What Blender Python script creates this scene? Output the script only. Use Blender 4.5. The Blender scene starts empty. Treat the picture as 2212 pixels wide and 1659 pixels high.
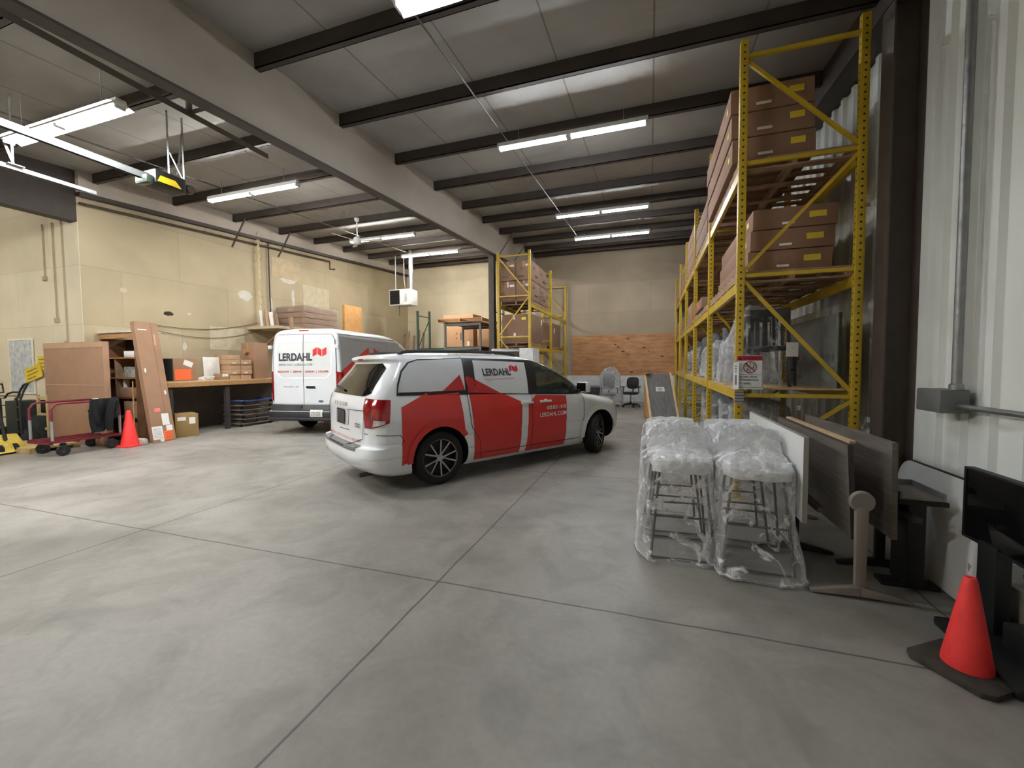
import bpy, bmesh, math, random
from mathutils import Vector, Matrix, noise as mnoise
from mathutils.geometry import delaunay_2d_cdt
random.seed(7)
scene = bpy.context.scene
C = scene.collection
PI = math.pi
K = 0.0625                                   # roof slope along the hall
XL, XR, YB, YC = -11.17, 2.45, 17.6, 5.39
def zdeck(y): return 5.22 + K*y
def zpur(y): return 5.03 + K*y

# ---------------------------------------------------------------- materials
def lin(c): return tuple((v/255/12.92 if v/255 <= .04045 else ((v/255+.055)/1.055)**2.4) for v in c)
MATS = {}
def mat(name, rgb, rough=.6, metal=0., var=.12, scale=6., bump=0., bscale=40., spec=.5, coat=0., alt=None, stretch=(1,1,1), alpha=1.):
    if name in MATS: return MATS[name]
    m = bpy.data.materials.new(name); m.use_nodes = True
    nt = m.node_tree; N = nt.nodes; L = nt.links
    b = N['Principled BSDF']
    b.inputs['Roughness'].default_value = rough; b.inputs['Metallic'].default_value = metal
    b.inputs['Specular IOR Level'].default_value = spec
    b.inputs['Coat Weight'].default_value = coat
    if coat: b.inputs['Coat Roughness'].default_value = .08
    tc = N.new('ShaderNodeTexCoord'); mp = N.new('ShaderNodeMapping'); mp.inputs['Scale'].default_value = stretch
    L.new(tc.outputs['Object'], mp.inputs['Vector'])
    nz = N.new('ShaderNodeTexNoise'); nz.inputs['Scale'].default_value = scale; nz.inputs['Detail'].default_value = 5
    L.new(mp.outputs['Vector'], nz.inputs['Vector'])
    cr = N.new('ShaderNodeValToRGB')
    a = lin(rgb); c2 = lin(alt) if alt else tuple(v*(1-var) for v in a); c1 = a if alt else tuple(min(1, v*(1+var)) for v in a)
    cr.color_ramp.elements[0].color = (*c2, 1); cr.color_ramp.elements[1].color = (*c1, 1)
    cr.color_ramp.elements[0].position = .3; cr.color_ramp.elements[1].position = .7
    L.new(nz.outputs['Fac'], cr.inputs['Fac']); L.new(cr.outputs['Color'], b.inputs['Base Color'])
    if bump:
        n2 = N.new('ShaderNodeTexNoise'); n2.inputs['Scale'].default_value = bscale; n2.inputs['Detail'].default_value = 4
        L.new(mp.outputs['Vector'], n2.inputs['Vector'])
        bp = N.new('ShaderNodeBump'); bp.inputs['Strength'].default_value = bump; bp.inputs['Distance'].default_value = .02
        L.new(n2.outputs['Fac'], bp.inputs['Height']); L.new(bp.outputs['Normal'], b.inputs['Normal'])
    MATS[name] = m
    return m
def emis(name, rgb, s):
    m = bpy.data.materials.new(name); m.use_nodes = True; nt = m.node_tree; nt.nodes.clear()
    e = nt.nodes.new('ShaderNodeEmission'); o = nt.nodes.new('ShaderNodeOutputMaterial')
    e.inputs['Color'].default_value = (*lin(rgb), 1); e.inputs['Strength'].default_value = s
    nt.links.new(e.outputs[0], o.inputs[0]); return m
def film(name, tint=(225,228,230), dens=.16, scale=7, strong=.55, p0=.5, p1=.72, edge=.55, rough=.14, dist=1.2):
    """thin clear polythene: see-through with milky creases and sharp glints"""
    m = bpy.data.materials.new(name); m.use_nodes = True; nt = m.node_tree; N = nt.nodes; L = nt.links; N.clear()
    o = N.new('ShaderNodeOutputMaterial'); mx = N.new('ShaderNodeMixShader'); tr = N.new('ShaderNodeBsdfTransparent')
    pr = N.new('ShaderNodeBsdfPrincipled'); pr.inputs['Base Color'].default_value = (*lin(tint), 1); pr.inputs['Roughness'].default_value = rough
    pr.inputs['Specular IOR Level'].default_value = .9
    tr.inputs['Color'].default_value = (.93,.93,.93,1)
    tc = N.new('ShaderNodeTexCoord')
    n1 = N.new('ShaderNodeTexNoise'); n1.inputs['Scale'].default_value = scale; n1.inputs['Detail'].default_value = 6; n1.inputs['Distortion'].default_value = dist
    L.new(tc.outputs['Object'], n1.inputs['Vector'])
    cr = N.new('ShaderNodeValToRGB'); cr.color_ramp.elements[0].position = p0; cr.color_ramp.elements[1].position = p1
    cr.color_ramp.elements[0].color = (dens,)*3+(1,); cr.color_ramp.elements[1].color = (strong,)*3+(1,)
    L.new(n1.outputs['Fac'], cr.inputs['Fac'])
    lw = N.new('ShaderNodeLayerWeight'); lw.inputs['Blend'].default_value = .25
    ad = N.new('ShaderNodeMath'); ad.operation = 'ADD'; ad.use_clamp = True
    ml = N.new('ShaderNodeMath'); ml.operation = 'MULTIPLY'; ml.inputs[1].default_value = edge
    L.new(lw.outputs['Facing'], ml.inputs[0]); L.new(ml.outputs[0], ad.inputs[0]); L.new(cr.outputs['Color'], ad.inputs[1])
    n2 = N.new('ShaderNodeTexNoise'); n2.inputs['Scale'].default_value = scale*2.6; n2.inputs['Detail'].default_value = 5; n2.inputs['Distortion'].default_value = 1.5
    L.new(tc.outputs['Object'], n2.inputs['Vector'])
    bp = N.new('ShaderNodeBump'); bp.inputs['Strength'].default_value = .9; bp.inputs['Distance'].default_value = .03
    L.new(n2.outputs['Fac'], bp.inputs['Height']); L.new(bp.outputs['Normal'], pr.inputs['Normal'])
    L.new(ad.outputs[0], mx.inputs[0]); L.new(tr.outputs[0], mx.inputs[1]); L.new(pr.outputs[0], mx.inputs[2]); L.new(mx.outputs[0], o.inputs[0])
    return m
def rackmat(name, rgb, hole=True):
    """powder-coated upright with a column of punched holes on each face"""
    m = mat(name, rgb, .45, 0, .12, 3, .05, 60)
    nt = m.node_tree; N = nt.nodes; L = nt.links; b = N['Principled BSDF']
    base = b.inputs['Base Color'].links[0].from_socket
    tc = N.new('ShaderNodeTexCoord'); sp = N.new('ShaderNodeSeparateXYZ'); L.new(tc.outputs['Object'], sp.inputs[0])
    def M(op, a, bb=None):
        n = N.new('ShaderNodeMath'); n.operation = op
        for i, v in enumerate((a, bb)):
            if v is None: continue
            if isinstance(v, (int, float)): n.inputs[i].default_value = v
            else: L.new(v, n.inputs[i])
        return n.outputs[0]
    ax = M('ABSOLUTE', sp.outputs['X']); ay = M('ABSOLUTE', sp.outputs['Y'])
    mn = M('MINIMUM', ax, ay)
    fz = M('SUBTRACT', M('FRACT', M('MULTIPLY', sp.outputs['Z'], 14.)), .5)
    dz = M('MULTIPLY', M('ABSOLUTE', fz), .0714)
    d2 = M('SQRT', M('ADD', M('MULTIPLY', mn, mn), M('MULTIPLY', dz, dz)))
    mask = M('LESS_THAN', d2, .011)
    mx = N.new('ShaderNodeMix'); mx.data_type = 'RGBA'
    L.new(mask, mx.inputs['Factor']); L.new(base, mx.inputs['A']); mx.inputs['B'].default_value = (.02,.018,.012,1)
    L.new(mx.outputs['Result'], b.inputs['Base Color'])
    return m

# ---------------------------------------------------------------- mesh builder
class MB:
    def __init__(s): s.v = []; s.f = []; s.mi = []
    def add(s, vs, fs, mi=0):
        b = len(s.v); s.v += [tuple(v) for v in vs]; s.f += [tuple(b+i for i in f) for f in fs]; s.mi += [mi]*len(fs); return s
    def box(s, x0, x1, y0, y1, z0, z1, mi=0):
        vs = [(x,y,z) for x in (x0,x1) for y in (y0,y1) for z in (z0,z1)]
        return s.add(vs, [(0,1,3,2),(4,6,7,5),(0,4,5,1),(2,3,7,6),(0,2,6,4),(1,5,7,3)], mi)
    def obox(s, c, sz, rot=None, mi=0):
        R = rot if rot is not None else Matrix.Identity(3)
        hx, hy, hz = sz[0]/2, sz[1]/2, sz[2]/2
        vs = [Vector(c)+R@Vector((x,y,z)) for x in (-hx,hx) for y in (-hy,hy) for z in (-hz,hz)]
        return s.add(vs, [(0,1,3,2),(4,6,7,5),(0,4,5,1),(2,3,7,6),(0,2,6,4),(1,5,7,3)], mi)
    def bar(s, p0, p1, w, h, mi=0, up=(0,0,1)):
        p0, p1 = Vector(p0), Vector(p1); d = (p1-p0); l = d.length; d.normalize()
        u = Vector(up)
        if abs(d.dot(u)) > .98: u = Vector((0,1,0))
        a = d.cross(u).normalized(); b = a.cross(d)
        R = Matrix((a, d, b)).transposed()
        return s.obox((p0+p1)/2, (w, l, h), R, mi)
    def tube(s, pts, r, n=8, mi=0, cap=True, closed=False):
        pts = [Vector(p) for p in pts]; rs = r if isinstance(r, (list, tuple)) else [r]*len(pts)
        rings = []; prev = None; m = len(pts)
        for i, p in enumerate(pts):
            if closed: d = pts[(i+1)%m]-pts[i-1]
            else: d = pts[min(i+1,m-1)]-pts[max(i-1,0)]
            d.normalize()
            if prev is None:
                u = Vector((0,0,1)) if abs(d.z) < .9 else Vector((1,0,0))
                a = d.cross(u).normalized()
            else:
                a = (prev-d*prev.dot(d)).normalized()
            prev = a; b = d.cross(a)
            rings.append([p+(a*math.cos(t)+b*math.sin(t))*rs[i] for t in [2*PI*k/n for k in range(n)]])
        vs = [q for r_ in rings for q in r_]; fs = []
        for i in range(m if closed else m-1):
            j = (i+1) % m
            for k in range(n): fs.append((i*n+k, i*n+(k+1)%n, j*n+(k+1)%n, j*n+k))
        if cap and not closed: fs += [tuple(range(n-1,-1,-1)), tuple((m-1)*n+k for k in range(n))]
        return s.add(vs, fs, mi)
    def cyl(s, p0, p1, r, n=16, mi=0, r2=None): return s.tube([p0,p1], [r, r if r2 is None else r2], n, mi)
    def lathe(s, prof, n=32, M=None, mi=0, closed=False, cap=True):
        M = M or Matrix.Identity(4); vs = []; m = len(prof)
        for (r, z) in prof:
            for k in range(n):
                t = 2*PI*k/n; vs.append(M@Vector((r*math.cos(t), r*math.sin(t), z)))
        fs = []
        for i in range(m if closed else m-1):
            j = (i+1) % m
            for k in range(n): fs.append((i*n+k, i*n+(k+1)%n, j*n+(k+1)%n, j*n+k))
        if not closed and cap:
            if prof[0][0] > 1e-5: fs.append(tuple(range(n-1,-1,-1)))
            if prof[-1][0] > 1e-5: fs.append(tuple((m-1)*n+k for k in range(n)))
        return s.add(vs, fs, mi)
    def prism(s, poly, t0, t1, M=None, mi=0):
        """polygon in local (x,y) extruded along local z"""
        M = M or Matrix.Identity(4); n = len(poly)
        vs = [M@Vector((x,y,t0)) for x,y in poly]+[M@Vector((x,y,t1)) for x,y in poly]
        fs = [tuple(range(n-1,-1,-1)), tuple(range(n,2*n))]+[(i,(i+1)%n,n+(i+1)%n,n+i) for i in range(n)]
        return s.add(vs, fs, mi)
    def grid(s, nu, nv, fn, mi=0):
        vs = [fn(i/nu, j/nv) for j in range(nv+1) for i in range(nu+1)]
        fs = [(j*(nu+1)+i, j*(nu+1)+i+1, (j+1)*(nu+1)+i+1, (j+1)*(nu+1)+i) for j in range(nv) for i in range(nu)]
        return s.add(vs, fs, mi)
    def build(s, name, ms, parent=None, bev=0., smooth=None, loc=None, rz=0., fix=True):
        me = bpy.data.meshes.new(name); me.from_pydata(s.v, [], s.f)
        for m in (ms if isinstance(ms, (list, tuple)) else [ms]): me.materials.append(m)
        me.polygons.foreach_set('material_index', s.mi)
        bm = bmesh.new(); bm.from_mesh(me)
        if fix:
            bmesh.ops.remove_doubles(bm, verts=bm.verts, dist=1e-5)
            bmesh.ops.recalc_face_normals(bm, faces=bm.faces)
        if bev:
            es = [e for e in bm.edges if len(e.link_faces) == 2 and e.calc_face_angle(0) > .6]
            bmesh.ops.bevel(bm, geom=es, offset=bev, segments=2, affect='EDGES', profile=.6, clamp_overlap=True)
        bm.to_mesh(me); bm.free()
        if smooth is not None:
            me.shade_smooth(); me.set_sharp_from_angle(angle=math.radians(smooth))
        elif bev:
            me.shade_smooth(); me.set_sharp_from_angle(angle=math.radians(40))
        o = bpy.data.objects.new(name, me); C.objects.link(o)
        if parent: o.parent = parent
        if loc is not None: o.location = loc
        if rz: o.rotation_euler.z = rz
        return o
def thing(name, label, cat, loc=(0,0,0), rz=0., group=None):
    o = bpy.data.objects.new(name, None); C.objects.link(o); o.empty_display_size = .1
    o.location = loc; o.rotation_euler.z = rz; o['label'] = label; o['category'] = cat
    if group: o['group'] = group
    return o
def tag(o, label, cat, group=None, kind=None):
    o['label'] = label; o['category'] = cat
    if group: o['group'] = group
    if kind: o['kind'] = kind
    return o
def struct(name, mb, m, **k):
    o = mb.build(name, m, **k); o['kind'] = 'structure'; return o
def dup(root, loc, rz=None, label=None, group=None):
    r = root.copy(); C.objects.link(r); r.location = loc
    if rz is not None: r.rotation_euler.z = rz
    if label: r['label'] = label
    if group: r['group'] = group
    for ch in list(root.children):
        c = ch.copy(); C.objects.link(c); c.parent = r
        for g in list(ch.children):
            d = g.copy(); C.objects.link(d); d.parent = c
    return r
FONTCACHE = {}
def textgeo(body, bold=0., spacing=1.):
    """2D triangles of a line of lettering normalised to 0..1 x 0..1 of its own bounds, plus aspect"""
    key = (body, bold, spacing)
    if key in FONTCACHE: return FONTCACHE[key]
    cu = bpy.data.curves.new('lettering', 'FONT'); cu.body = body; cu.size = 1.; cu.offset = bold; cu.space_character = spacing; cu.fill_mode = 'FRONT'
    cu.resolution_u = 4
    o = bpy.data.objects.new('lettering', cu); C.objects.link(o)
    dg = bpy.context.evaluated_depsgraph_get()
    me = bpy.data.meshes.new_from_object(o.evaluated_get(dg))
    vs = [(v.co.x, v.co.y) for v in me.vertices]; fs = [tuple(p.vertices) for p in me.polygons]
    bpy.data.objects.remove(o); bpy.data.curves.remove(cu); bpy.data.meshes.remove(me)
    xs = [v[0] for v in vs]; ys = [v[1] for v in vs]
    w, h = max(xs)-min(xs), max(ys)-min(ys)
    out = ([((x-min(xs))/w, (y-min(ys))/h) for x, y in vs], fs, w/h)
    FONTCACHE[key] = out
    return out
def text_on(mb, body, mapf, u0, u1, v0, v1, bold=0., mi=0, spacing=1.):
    vs, fs, _ = textgeo(body, bold, spacing)
    mb.add([mapf(u0+(u1-u0)*x, v0+(v1-v0)*y) for x, y in vs], fs, mi)
def poly_on(mb, poly, mapf, step=.05, mi=0):
    """triangulated patch of a 2D polygon laid on a surface"""
    pts = []
    n = len(poly)
    for i in range(n):
        a, b = poly[i], poly[(i+1)%n]; l = math.hypot(b[0]-a[0], b[1]-a[1]); k = max(1, int(l/step))
        for j in range(k): pts.append(Vector((a[0]+(b[0]-a[0])*j/k, a[1]+(b[1]-a[1])*j/k)))
    nb = len(pts)
    xs = [p.x for p in pts]; ys = [p.y for p in pts]
    def inside(x, y):
        c = False; j = nb-1
        for i in range(nb):
            xi, yi, xj, yj = pts[i].x, pts[i].y, pts[j].x, pts[j].y
            if (yi > y) != (yj > y) and x < (xj-xi)*(y-yi)/(yj-yi)+xi: c = not c
            j = i
        return c
    ex = []
    x = min(xs)+step*.5
    while x < max(xs):
        y = min(ys)+step*.5
        while y < max(ys):
            if inside(x, y) and min((x-p.x)**2+(y-p.y)**2 for p in pts[:nb]) > (step*.35)**2: ex.append(Vector((x, y)))
            y += step
        x += step
    r = delaunay_2d_cdt(pts+ex, [], [list(range(nb))], 1, 1e-6)
    mb.add([mapf(v.x, v.y) for v in r[0]], [tuple(f) for f in r[2]], mi)
def strip_on(mb, line, w, mapf, mi=0, step=.06):
    pts = []
    for i in range(len(line)-1):
        a, b = line[i], line[i+1]; l = math.hypot(b[0]-a[0], b[1]-a[1]); k = max(1, int(l/step))
        for j in range(k): pts.append((a[0]+(b[0]-a[0])*j/k, a[1]+(b[1]-a[1])*j/k))
    pts.append(line[-1]); L, R = [], []
    for i, p in enumerate(pts):
        a = pts[max(i-1,0)]; b = pts[min(i+1,len(pts)-1)]; dx, dy = b[0]-a[0], b[1]-a[1]; l = math.hypot(dx,dy) or 1
        nx, ny = -dy/l*w/2, dx/l*w/2
        L.append(mapf(p[0]+nx, p[1]+ny)); R.append(mapf(p[0]-nx, p[1]-ny))
    n = len(pts); mb.add(L+R, [(i,i+1,n+i+1,n+i) for i in range(n-1)], mi)
LOGO = [[(0,0),(.3,.26),(.3,1),(0,.74)],[(.36,.26),(.64,0),(.64,.74),(.36,1)],[(.7,0),(1,.26),(1,1),(.7,.74)]]
def logo_on(mb, mapf, u0, u1, v0, v1, mi=0):
    for p in LOGO: poly_on(mb, [(u0+(u1-u0)*x, v0+(v1-v0)*y) for x, y in p], mapf, .06, mi)
def rotz(a): return Matrix.Rotation(a, 3, 'Z')

# palette
m_white = mat('white vehicle paint', (236,240,243), .25, 0, .02, 3, coat=.6)
m_white2 = mat('white van paint', (214,218,221), .3, 0, .02, 3, coat=.4)
m_red = mat('red vinyl wrap', (212,56,52), .3, 0, .05, 3, coat=.3)
m_black = mat('black plastic', (22,22,23), .5, 0, .15)
m_rubber = mat('tyre rubber', (24,24,25), .75, 0, .2, 12)
m_dglass = mat('dark tinted glass', (14,15,15), .05, 0, .1, spec=.8)
m_glass = mat('greenish car window glass', (46,54,50), .06, 0, .5, 3, spec=.8)
m_filmw = mat('grey window film', (202,205,207), .35, 0, .03)
m_ink = mat('dark grey lettering', (52,56,62), .5)
m_redink = mat('red lettering', (196,48,50), .5)
m_whiteink = mat('white lettering', (240,240,240), .5)
m_chrome = mat('bright metal', (190,190,192), .25, .9, .05)
m_steel = mat('galvanised steel', (150,152,152), .42, .7, .15, 8)
m_alu = mat('dull aluminium', (168,170,170), .4, .6, .1)
m_taill = mat('red tail lamp lens', (150,14,22), .12, 0, .35, 18, coat=.6)
m_clear = mat('clear lamp lens', (200,198,196), .15, 0, .2, 30, coat=.5)
m_yel = mat('yellow rack paint', (196,164,40), .42, 0, .12, 3, .05, 60)
m_yelh = rackmat('yellow punched upright', (196,164,40))
m_grn = mat('dark green rack paint', (44,72,58), .5, 0, .2)
m_grnh = rackmat('green punched upright', (52,78,64))
m_ggry = rackmat('grey green upright', (98,108,100))
m_card = mat('brown cardboard', (156,121,95), .8, 0, .07, 4, .1, 90)
m_card2 = mat('pale cardboard', (182,148,116), .8, 0, .07, 4, .1, 90)
m_card3 = mat('grey brown cardboard', (142,112,90), .8, 0, .08, 4, .1, 90)
m_cardk = mat('olive carton board', (150,122,76), .8, 0, .08, 4, .1, 90)
m_wood = mat('raw pine', (190,148,98), .65, 0, .2, 5, .1, 60, stretch=(1,8,8), alt=(156,112,68))
m_wood2 = mat('old pallet wood', (158,128,100), .8, 0, .3, 6, .2, 60)
m_tape = mat('label paper', (232,230,226), .6, 0, .03)
m_orange = mat('orange label', (250,112,62), .6, 0, .05)
m_yellab = mat('yellow label', (226,196,58), .6, 0, .05)
m_cone = mat('orange cone vinyl', (250,62,60), .5, 0, .06, 10, .15, 120)
m_dark = mat('dark steel paint', (66,58,53), .55, 0, .15, 4)
m_gryplast = mat('grey plastic', (120,122,124), .5)
m_fabric = mat('charcoal mesh fabric', (34,35,38), .9, 0, .2, 40, .2, 200)
m_film = film('clear polythene')
m_film2 = film('milky stretch wrap', (215,218,220), .34, 9, .8)
m_paper = m_tape

# ---------------------------------------------------------------- camera
cam = bpy.data.cameras.new('camera'); co = bpy.data.objects.new('camera', cam); C.objects.link(co)
vy = Vector((1405-1106, 786-829.5, 896.)).normalized()
ex = -Vector((-1580-1106, 808-829.5, 896.)).normalized(); ex = (ex-vy*ex.dot(vy)).normalized(); ez = ex.cross(vy)
R3 = Matrix((ex, vy, ez))                       # world <- image axes (right, down, forward)
right, down, fwd = (R3@Vector(a) for a in ((1,0,0),(0,1,0),(0,0,1)))
co.matrix_world = Matrix((( right.x,-down.x,-fwd.x,0),(right.y,-down.y,-fwd.y,0),(right.z,-down.z,-fwd.z,1.53),(0,0,0,1)))
cam.sensor_width = 36.; cam.lens = 896/2212*36; cam.clip_start = .05; cam.clip_end = 100
scene.camera = co

# ---------------------------------------------------------------- surfaces of the hall
def nodes(m): return m.node_tree.nodes, m.node_tree.links
def floor_mat():
    m = bpy.data.materials.new('polished concrete'); m.use_nodes = True; N, L = nodes(m); b = N['Principled BSDF']
    g = N.new('ShaderNodeNewGeometry')
    def noise(s, d=6, dist=0.):
        n = N.new('ShaderNodeTexNoise'); n.inputs['Scale'].default_value = s; n.inputs['Detail'].default_value = d; n.inputs['Distortion'].default_value = dist
        L.new(g.outputs['Position'], n.inputs['Vector']); return n.outputs['Fac']
    def ramp(s, p0, c0, p1, c1):
        r = N.new('ShaderNodeValToRGB'); e = r.color_ramp.elements; e[0].position, e[1].position = p0, p1
        e[0].color = (*c0,1); e[1].color = (*c1,1); L.new(s, r.inputs['Fac']); return r.outputs['Color']
    def mix(f, a, c, mode='MULTIPLY'):
        x = N.new('ShaderNodeMix'); x.data_type = 'RGBA'; x.blend_type = mode
        if isinstance(f, float): x.inputs['Factor'].default_value = f
        else: L.new(f, x.inputs['Factor'])
        L.new(a, x.inputs['A']); L.new(c, x.inputs['B']); return x.outputs['Result']
    base = ramp(noise(.55, 8, .6), .32, lin((130,126,119)), .68, lin((160,156,148)))
    blot = ramp(noise(2.3, 8, 1.2), .30, (.72,.72,.72), .55, (1,1,1))
    fine = ramp(noise(26, 4), .3, (.9,.9,.9), .7, (1.06,1.06,1.06))
    c = mix(.75, base, blot); c = mix(.6, c, fine)
    dirt = ramp(noise(.9, 6, 2.), .56, (1,1,1), .75, (.62,.61,.6)); c = mix(.55, c, dirt)
    sp = N.new('ShaderNodeSeparateXYZ'); L.new(g.outputs['Position'], sp.inputs[0])
    def M(op, a, bb=None):
        n = N.new('ShaderNodeMath'); n.operation = op
        for i, v in enumerate((a, bb)):
            if v is None: continue
            if isinstance(v, (int, float)): n.inputs[i].default_value = v
            else: L.new(v, n.inputs[i])
        return n.outputs[0]
    wob = M('MULTIPLY', M('SUBTRACT', noise(3., 3), .5), .02)
    def joint(co_, off):
        t = M('ADD', M('ADD', M('DIVIDE', M('SUBTRACT', co_, off), 3.11), 100.5), M('DIVIDE', wob, 3.11))
        return M('MULTIPLY', M('ABSOLUTE', M('SUBTRACT', M('FRACT', t), .5)), 3.11)
    j = M('MINIMUM', joint(sp.outputs['X'], -1.413), joint(sp.outputs['Y'], 2.556))
    jr = ramp(j, .0035, (.34,.33,.32), .010, (1,1,1)); c = mix(1., c, jr)
    L.new(c, b.inputs['Base Color'])
    rr = N.new('ShaderNodeMapRange'); rr.inputs['To Min'].default_value = .36; rr.inputs['To Max'].default_value = .62
    L.new(noise(1.7, 6, 1.), rr.inputs['Value']); L.new(rr.outputs[0], b.inputs['Roughness'])
    b.inputs['Specular IOR Level'].default_value = .35
    bp = N.new('ShaderNodeBump'); bp.inputs['Strength'].default_value = .06; bp.inputs['Distance'].default_value = .01
    L.new(noise(30, 4), bp.inputs['Height']); L.new(bp.outputs['Normal'], b.inputs['Normal'])
    return m
def wall_mat(name, c1, c2, patch=(226,222,208), amt=.5, cell=(.42,.82), axis='Y'):
    """painted board wall: sheets of slightly different tint, seams, filler patches"""
    m = bpy.data.materials.new(name); m.use_nodes = True; N, L = nodes(m); b = N['Principled BSDF']; b.inputs['Roughness'].default_value = .75
    g = N.new('ShaderNodeNewGeometry'); sp = N.new('ShaderNodeSeparateXYZ'); L.new(g.outputs['Position'], sp.inputs[0])
    cb = N.new('ShaderNodeCombineXYZ'); L.new(sp.outputs[axis], cb.inputs['X']); L.new(sp.outputs['Z'], cb.inputs['Y'])
    br = N.new('ShaderNodeTexBrick'); br.inputs['Scale'].default_value = 1.; br.inputs['Brick Width'].default_value = 2.44; br.inputs['Row Height'].default_value = 1.22
    br.inputs['Mortar Size'].default_value = .006; br.inputs['Color1'].default_value = (*lin(c1),1); br.inputs['Color2'].default_value = (*lin(c2),1)
    br.inputs['Mortar'].default_value = (*[v*.78 for v in lin(c2)],1); br.inputs['Mortar Smooth'].default_value = .6
    L.new(cb.outputs[0], br.inputs['Vector'])
    n = N.new('ShaderNodeTexNoise'); n.inputs['Scale'].default_value = .9; n.inputs['Detail'].default_value = 7; L.new(g.outputs['Position'], n.inputs['Vector'])
    r = N.new('ShaderNodeValToRGB'); r.color_ramp.elements[0].position = .3; r.color_ramp.elements[1].position = .7
    r.color_ramp.elements[0].color = (.82,.82,.80,1); r.color_ramp.elements[1].color = (1.04,1.04,1.03,1); L.new(n.outputs['Fac'], r.inputs['Fac'])
    mx = N.new('ShaderNodeMix'); mx.data_type = 'RGBA'; mx.blend_type = 'MULTIPLY'; mx.inputs['Factor'].default_value = .8
    L.new(br.outputs['Color'], mx.inputs['A']); L.new(r.outputs['Color'], mx.inputs['B'])
    L.new(mx.outputs['Result'], b.inputs['Base Color'])
    return m
def ceil_mat():
    m = bpy.data.materials.new('ceiling insulation facing'); m.use_nodes = True; N, L = nodes(m); b = N['Principled BSDF']; b.inputs['Roughness'].default_value = .6
    g = N.new('ShaderNodeNewGeometry'); sp = N.new('ShaderNodeSeparateXYZ'); L.new(g.outputs['Position'], sp.inputs[0])
    n = N.new('ShaderNodeTexNoise'); n.inputs['Scale'].default_value = .8; n.inputs['Detail'].default_value = 7; L.new(g.outputs['Position'], n.inputs['Vector'])
    r = N.new('ShaderNodeValToRGB'); r.color_ramp.elements[0].position = .3; r.color_ramp.elements[1].position = .72
    r.color_ramp.elements[0].color = (*lin((148,144,138)),1); r.color_ramp.elements[1].color = (*lin((172,169,163)),1); L.new(n.outputs['Fac'], r.inputs['Fac'])
    f = N.new('ShaderNodeMath'); f.operation = 'MULTIPLY'; f.inputs[1].default_value = 1/1.22; L.new(sp.outputs['X'], f.inputs[0])
    fr = N.new('ShaderNodeMath'); fr.operation = 'FRACT'; L.new(f.outputs[0], fr.inputs[0])
    lt = N.new('ShaderNodeMath'); lt.operation = 'LESS_THAN'; lt.inputs[1].default_value = .018; L.new(fr.outputs[0], lt.inputs[0])
    mx = N.new('ShaderNodeMix'); mx.data_type = 'RGBA'; L.new(lt.outputs[0], mx.inputs['Factor']); L.new(r.outputs['Color'], mx.inputs['A']); mx.inputs['B'].default_value = (*lin((124,120,114)),1)
    L.new(mx.outputs['Result'], b.inputs['Base Color'])
    n2 = N.new('ShaderNodeTexNoise'); n2.inputs['Scale'].default_value = 2.2; L.new(g.outputs['Position'], n2.inputs['Vector'])
    bp = N.new('ShaderNodeBump'); bp.inputs['Strength'].default_value = .35; bp.inputs['Distance'].default_value = .06; L.new(n2.outputs['Fac'], bp.inputs['Height']); L.new(bp.outputs['Normal'], b.inputs['Normal'])
    return m
m_floor = floor_mat(); m_ceil = ceil_mat()
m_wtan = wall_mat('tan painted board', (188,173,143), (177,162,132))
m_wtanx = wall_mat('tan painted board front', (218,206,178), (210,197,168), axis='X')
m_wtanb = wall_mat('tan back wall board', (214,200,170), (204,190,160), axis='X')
m_wback_shade = wall_mat('back wall board', (172,156,134), (164,148,126), axis='X')  # darker copy of the wall colour, with the right bay's shade in it
m_beam = mat('tan painted beam boxing', (184,174,161), .7, 0, .06, 1.5)
m_wmetal = mat('pale metal siding', (236,239,234), .30, 0, .05, .8, .05, 8)

struct('floor', MB().box(-17, 2.9, -5, YB+.2, -.1, 0), m_floor)
mb = MB(); a0, a1 = -5, YB+.2
mb.add([(-17,a0,zdeck(a0)),(2.9,a0,zdeck(a0)),(2.9,a1,zdeck(a1)),(-17,a1,zdeck(a1)),(-17,a0,zdeck(a0)+.1),(2.9,a0,zdeck(a0)+.1),(2.9,a1,zdeck(a1)+.1),(-17,a1,zdeck(a1)+.1)],
       [(0,1,2,3),(4,7,6,5),(0,4,5,1),(1,5,6,2),(2,6,7,3),(3,7,4,0)])
struct('ceiling', mb, m_ceil)
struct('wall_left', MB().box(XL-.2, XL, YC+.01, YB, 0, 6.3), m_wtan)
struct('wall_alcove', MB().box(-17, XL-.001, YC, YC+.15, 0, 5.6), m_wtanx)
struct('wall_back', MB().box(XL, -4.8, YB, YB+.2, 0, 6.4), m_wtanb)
struct('wall_back_right', MB().box(-4.8, 2.9, YB, YB+.2, 0, 6.4), m_wback_shade)
struct('wall_front', MB().box(-17, 2.9, -5.2, -5, 0, 5.2), m_wtanx)
struct('wall_alcove_side', MB().box(-17.2, -17, -5, YC, 0, 5.6), m_wtan)
mb = MB()                                             # ribbed siding of the right wall
prof = []
y = -5.
while y < YB:
    prof += [(XR, y), (XR, y+.19), (XR-.042, y+.21), (XR-.042, y+.285), (XR, y+.305)]; y += .305
for z0, z1 in ((0, 6.35),):
    n = len(prof); mb.add([(x,yy,z0) for x,yy in prof]+[(x,yy,z1) for x,yy in prof], [(i,i+1,n+i+1,n+i) for i in range(n-1)])
    mb.add([(XR+.12,-5,z0),(XR+.12,YB,z0),(XR+.12,YB,z1),(XR+.12,-5,z1)], [(0,1,2,3)])
struct('wall_right', mb, m_wmetal)
struct('baseboard_back', MB().box(-5, 2.0, YB-.03, YB, 0, 1.06), mat('white painted lower wall', (206,208,206), .6))
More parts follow.
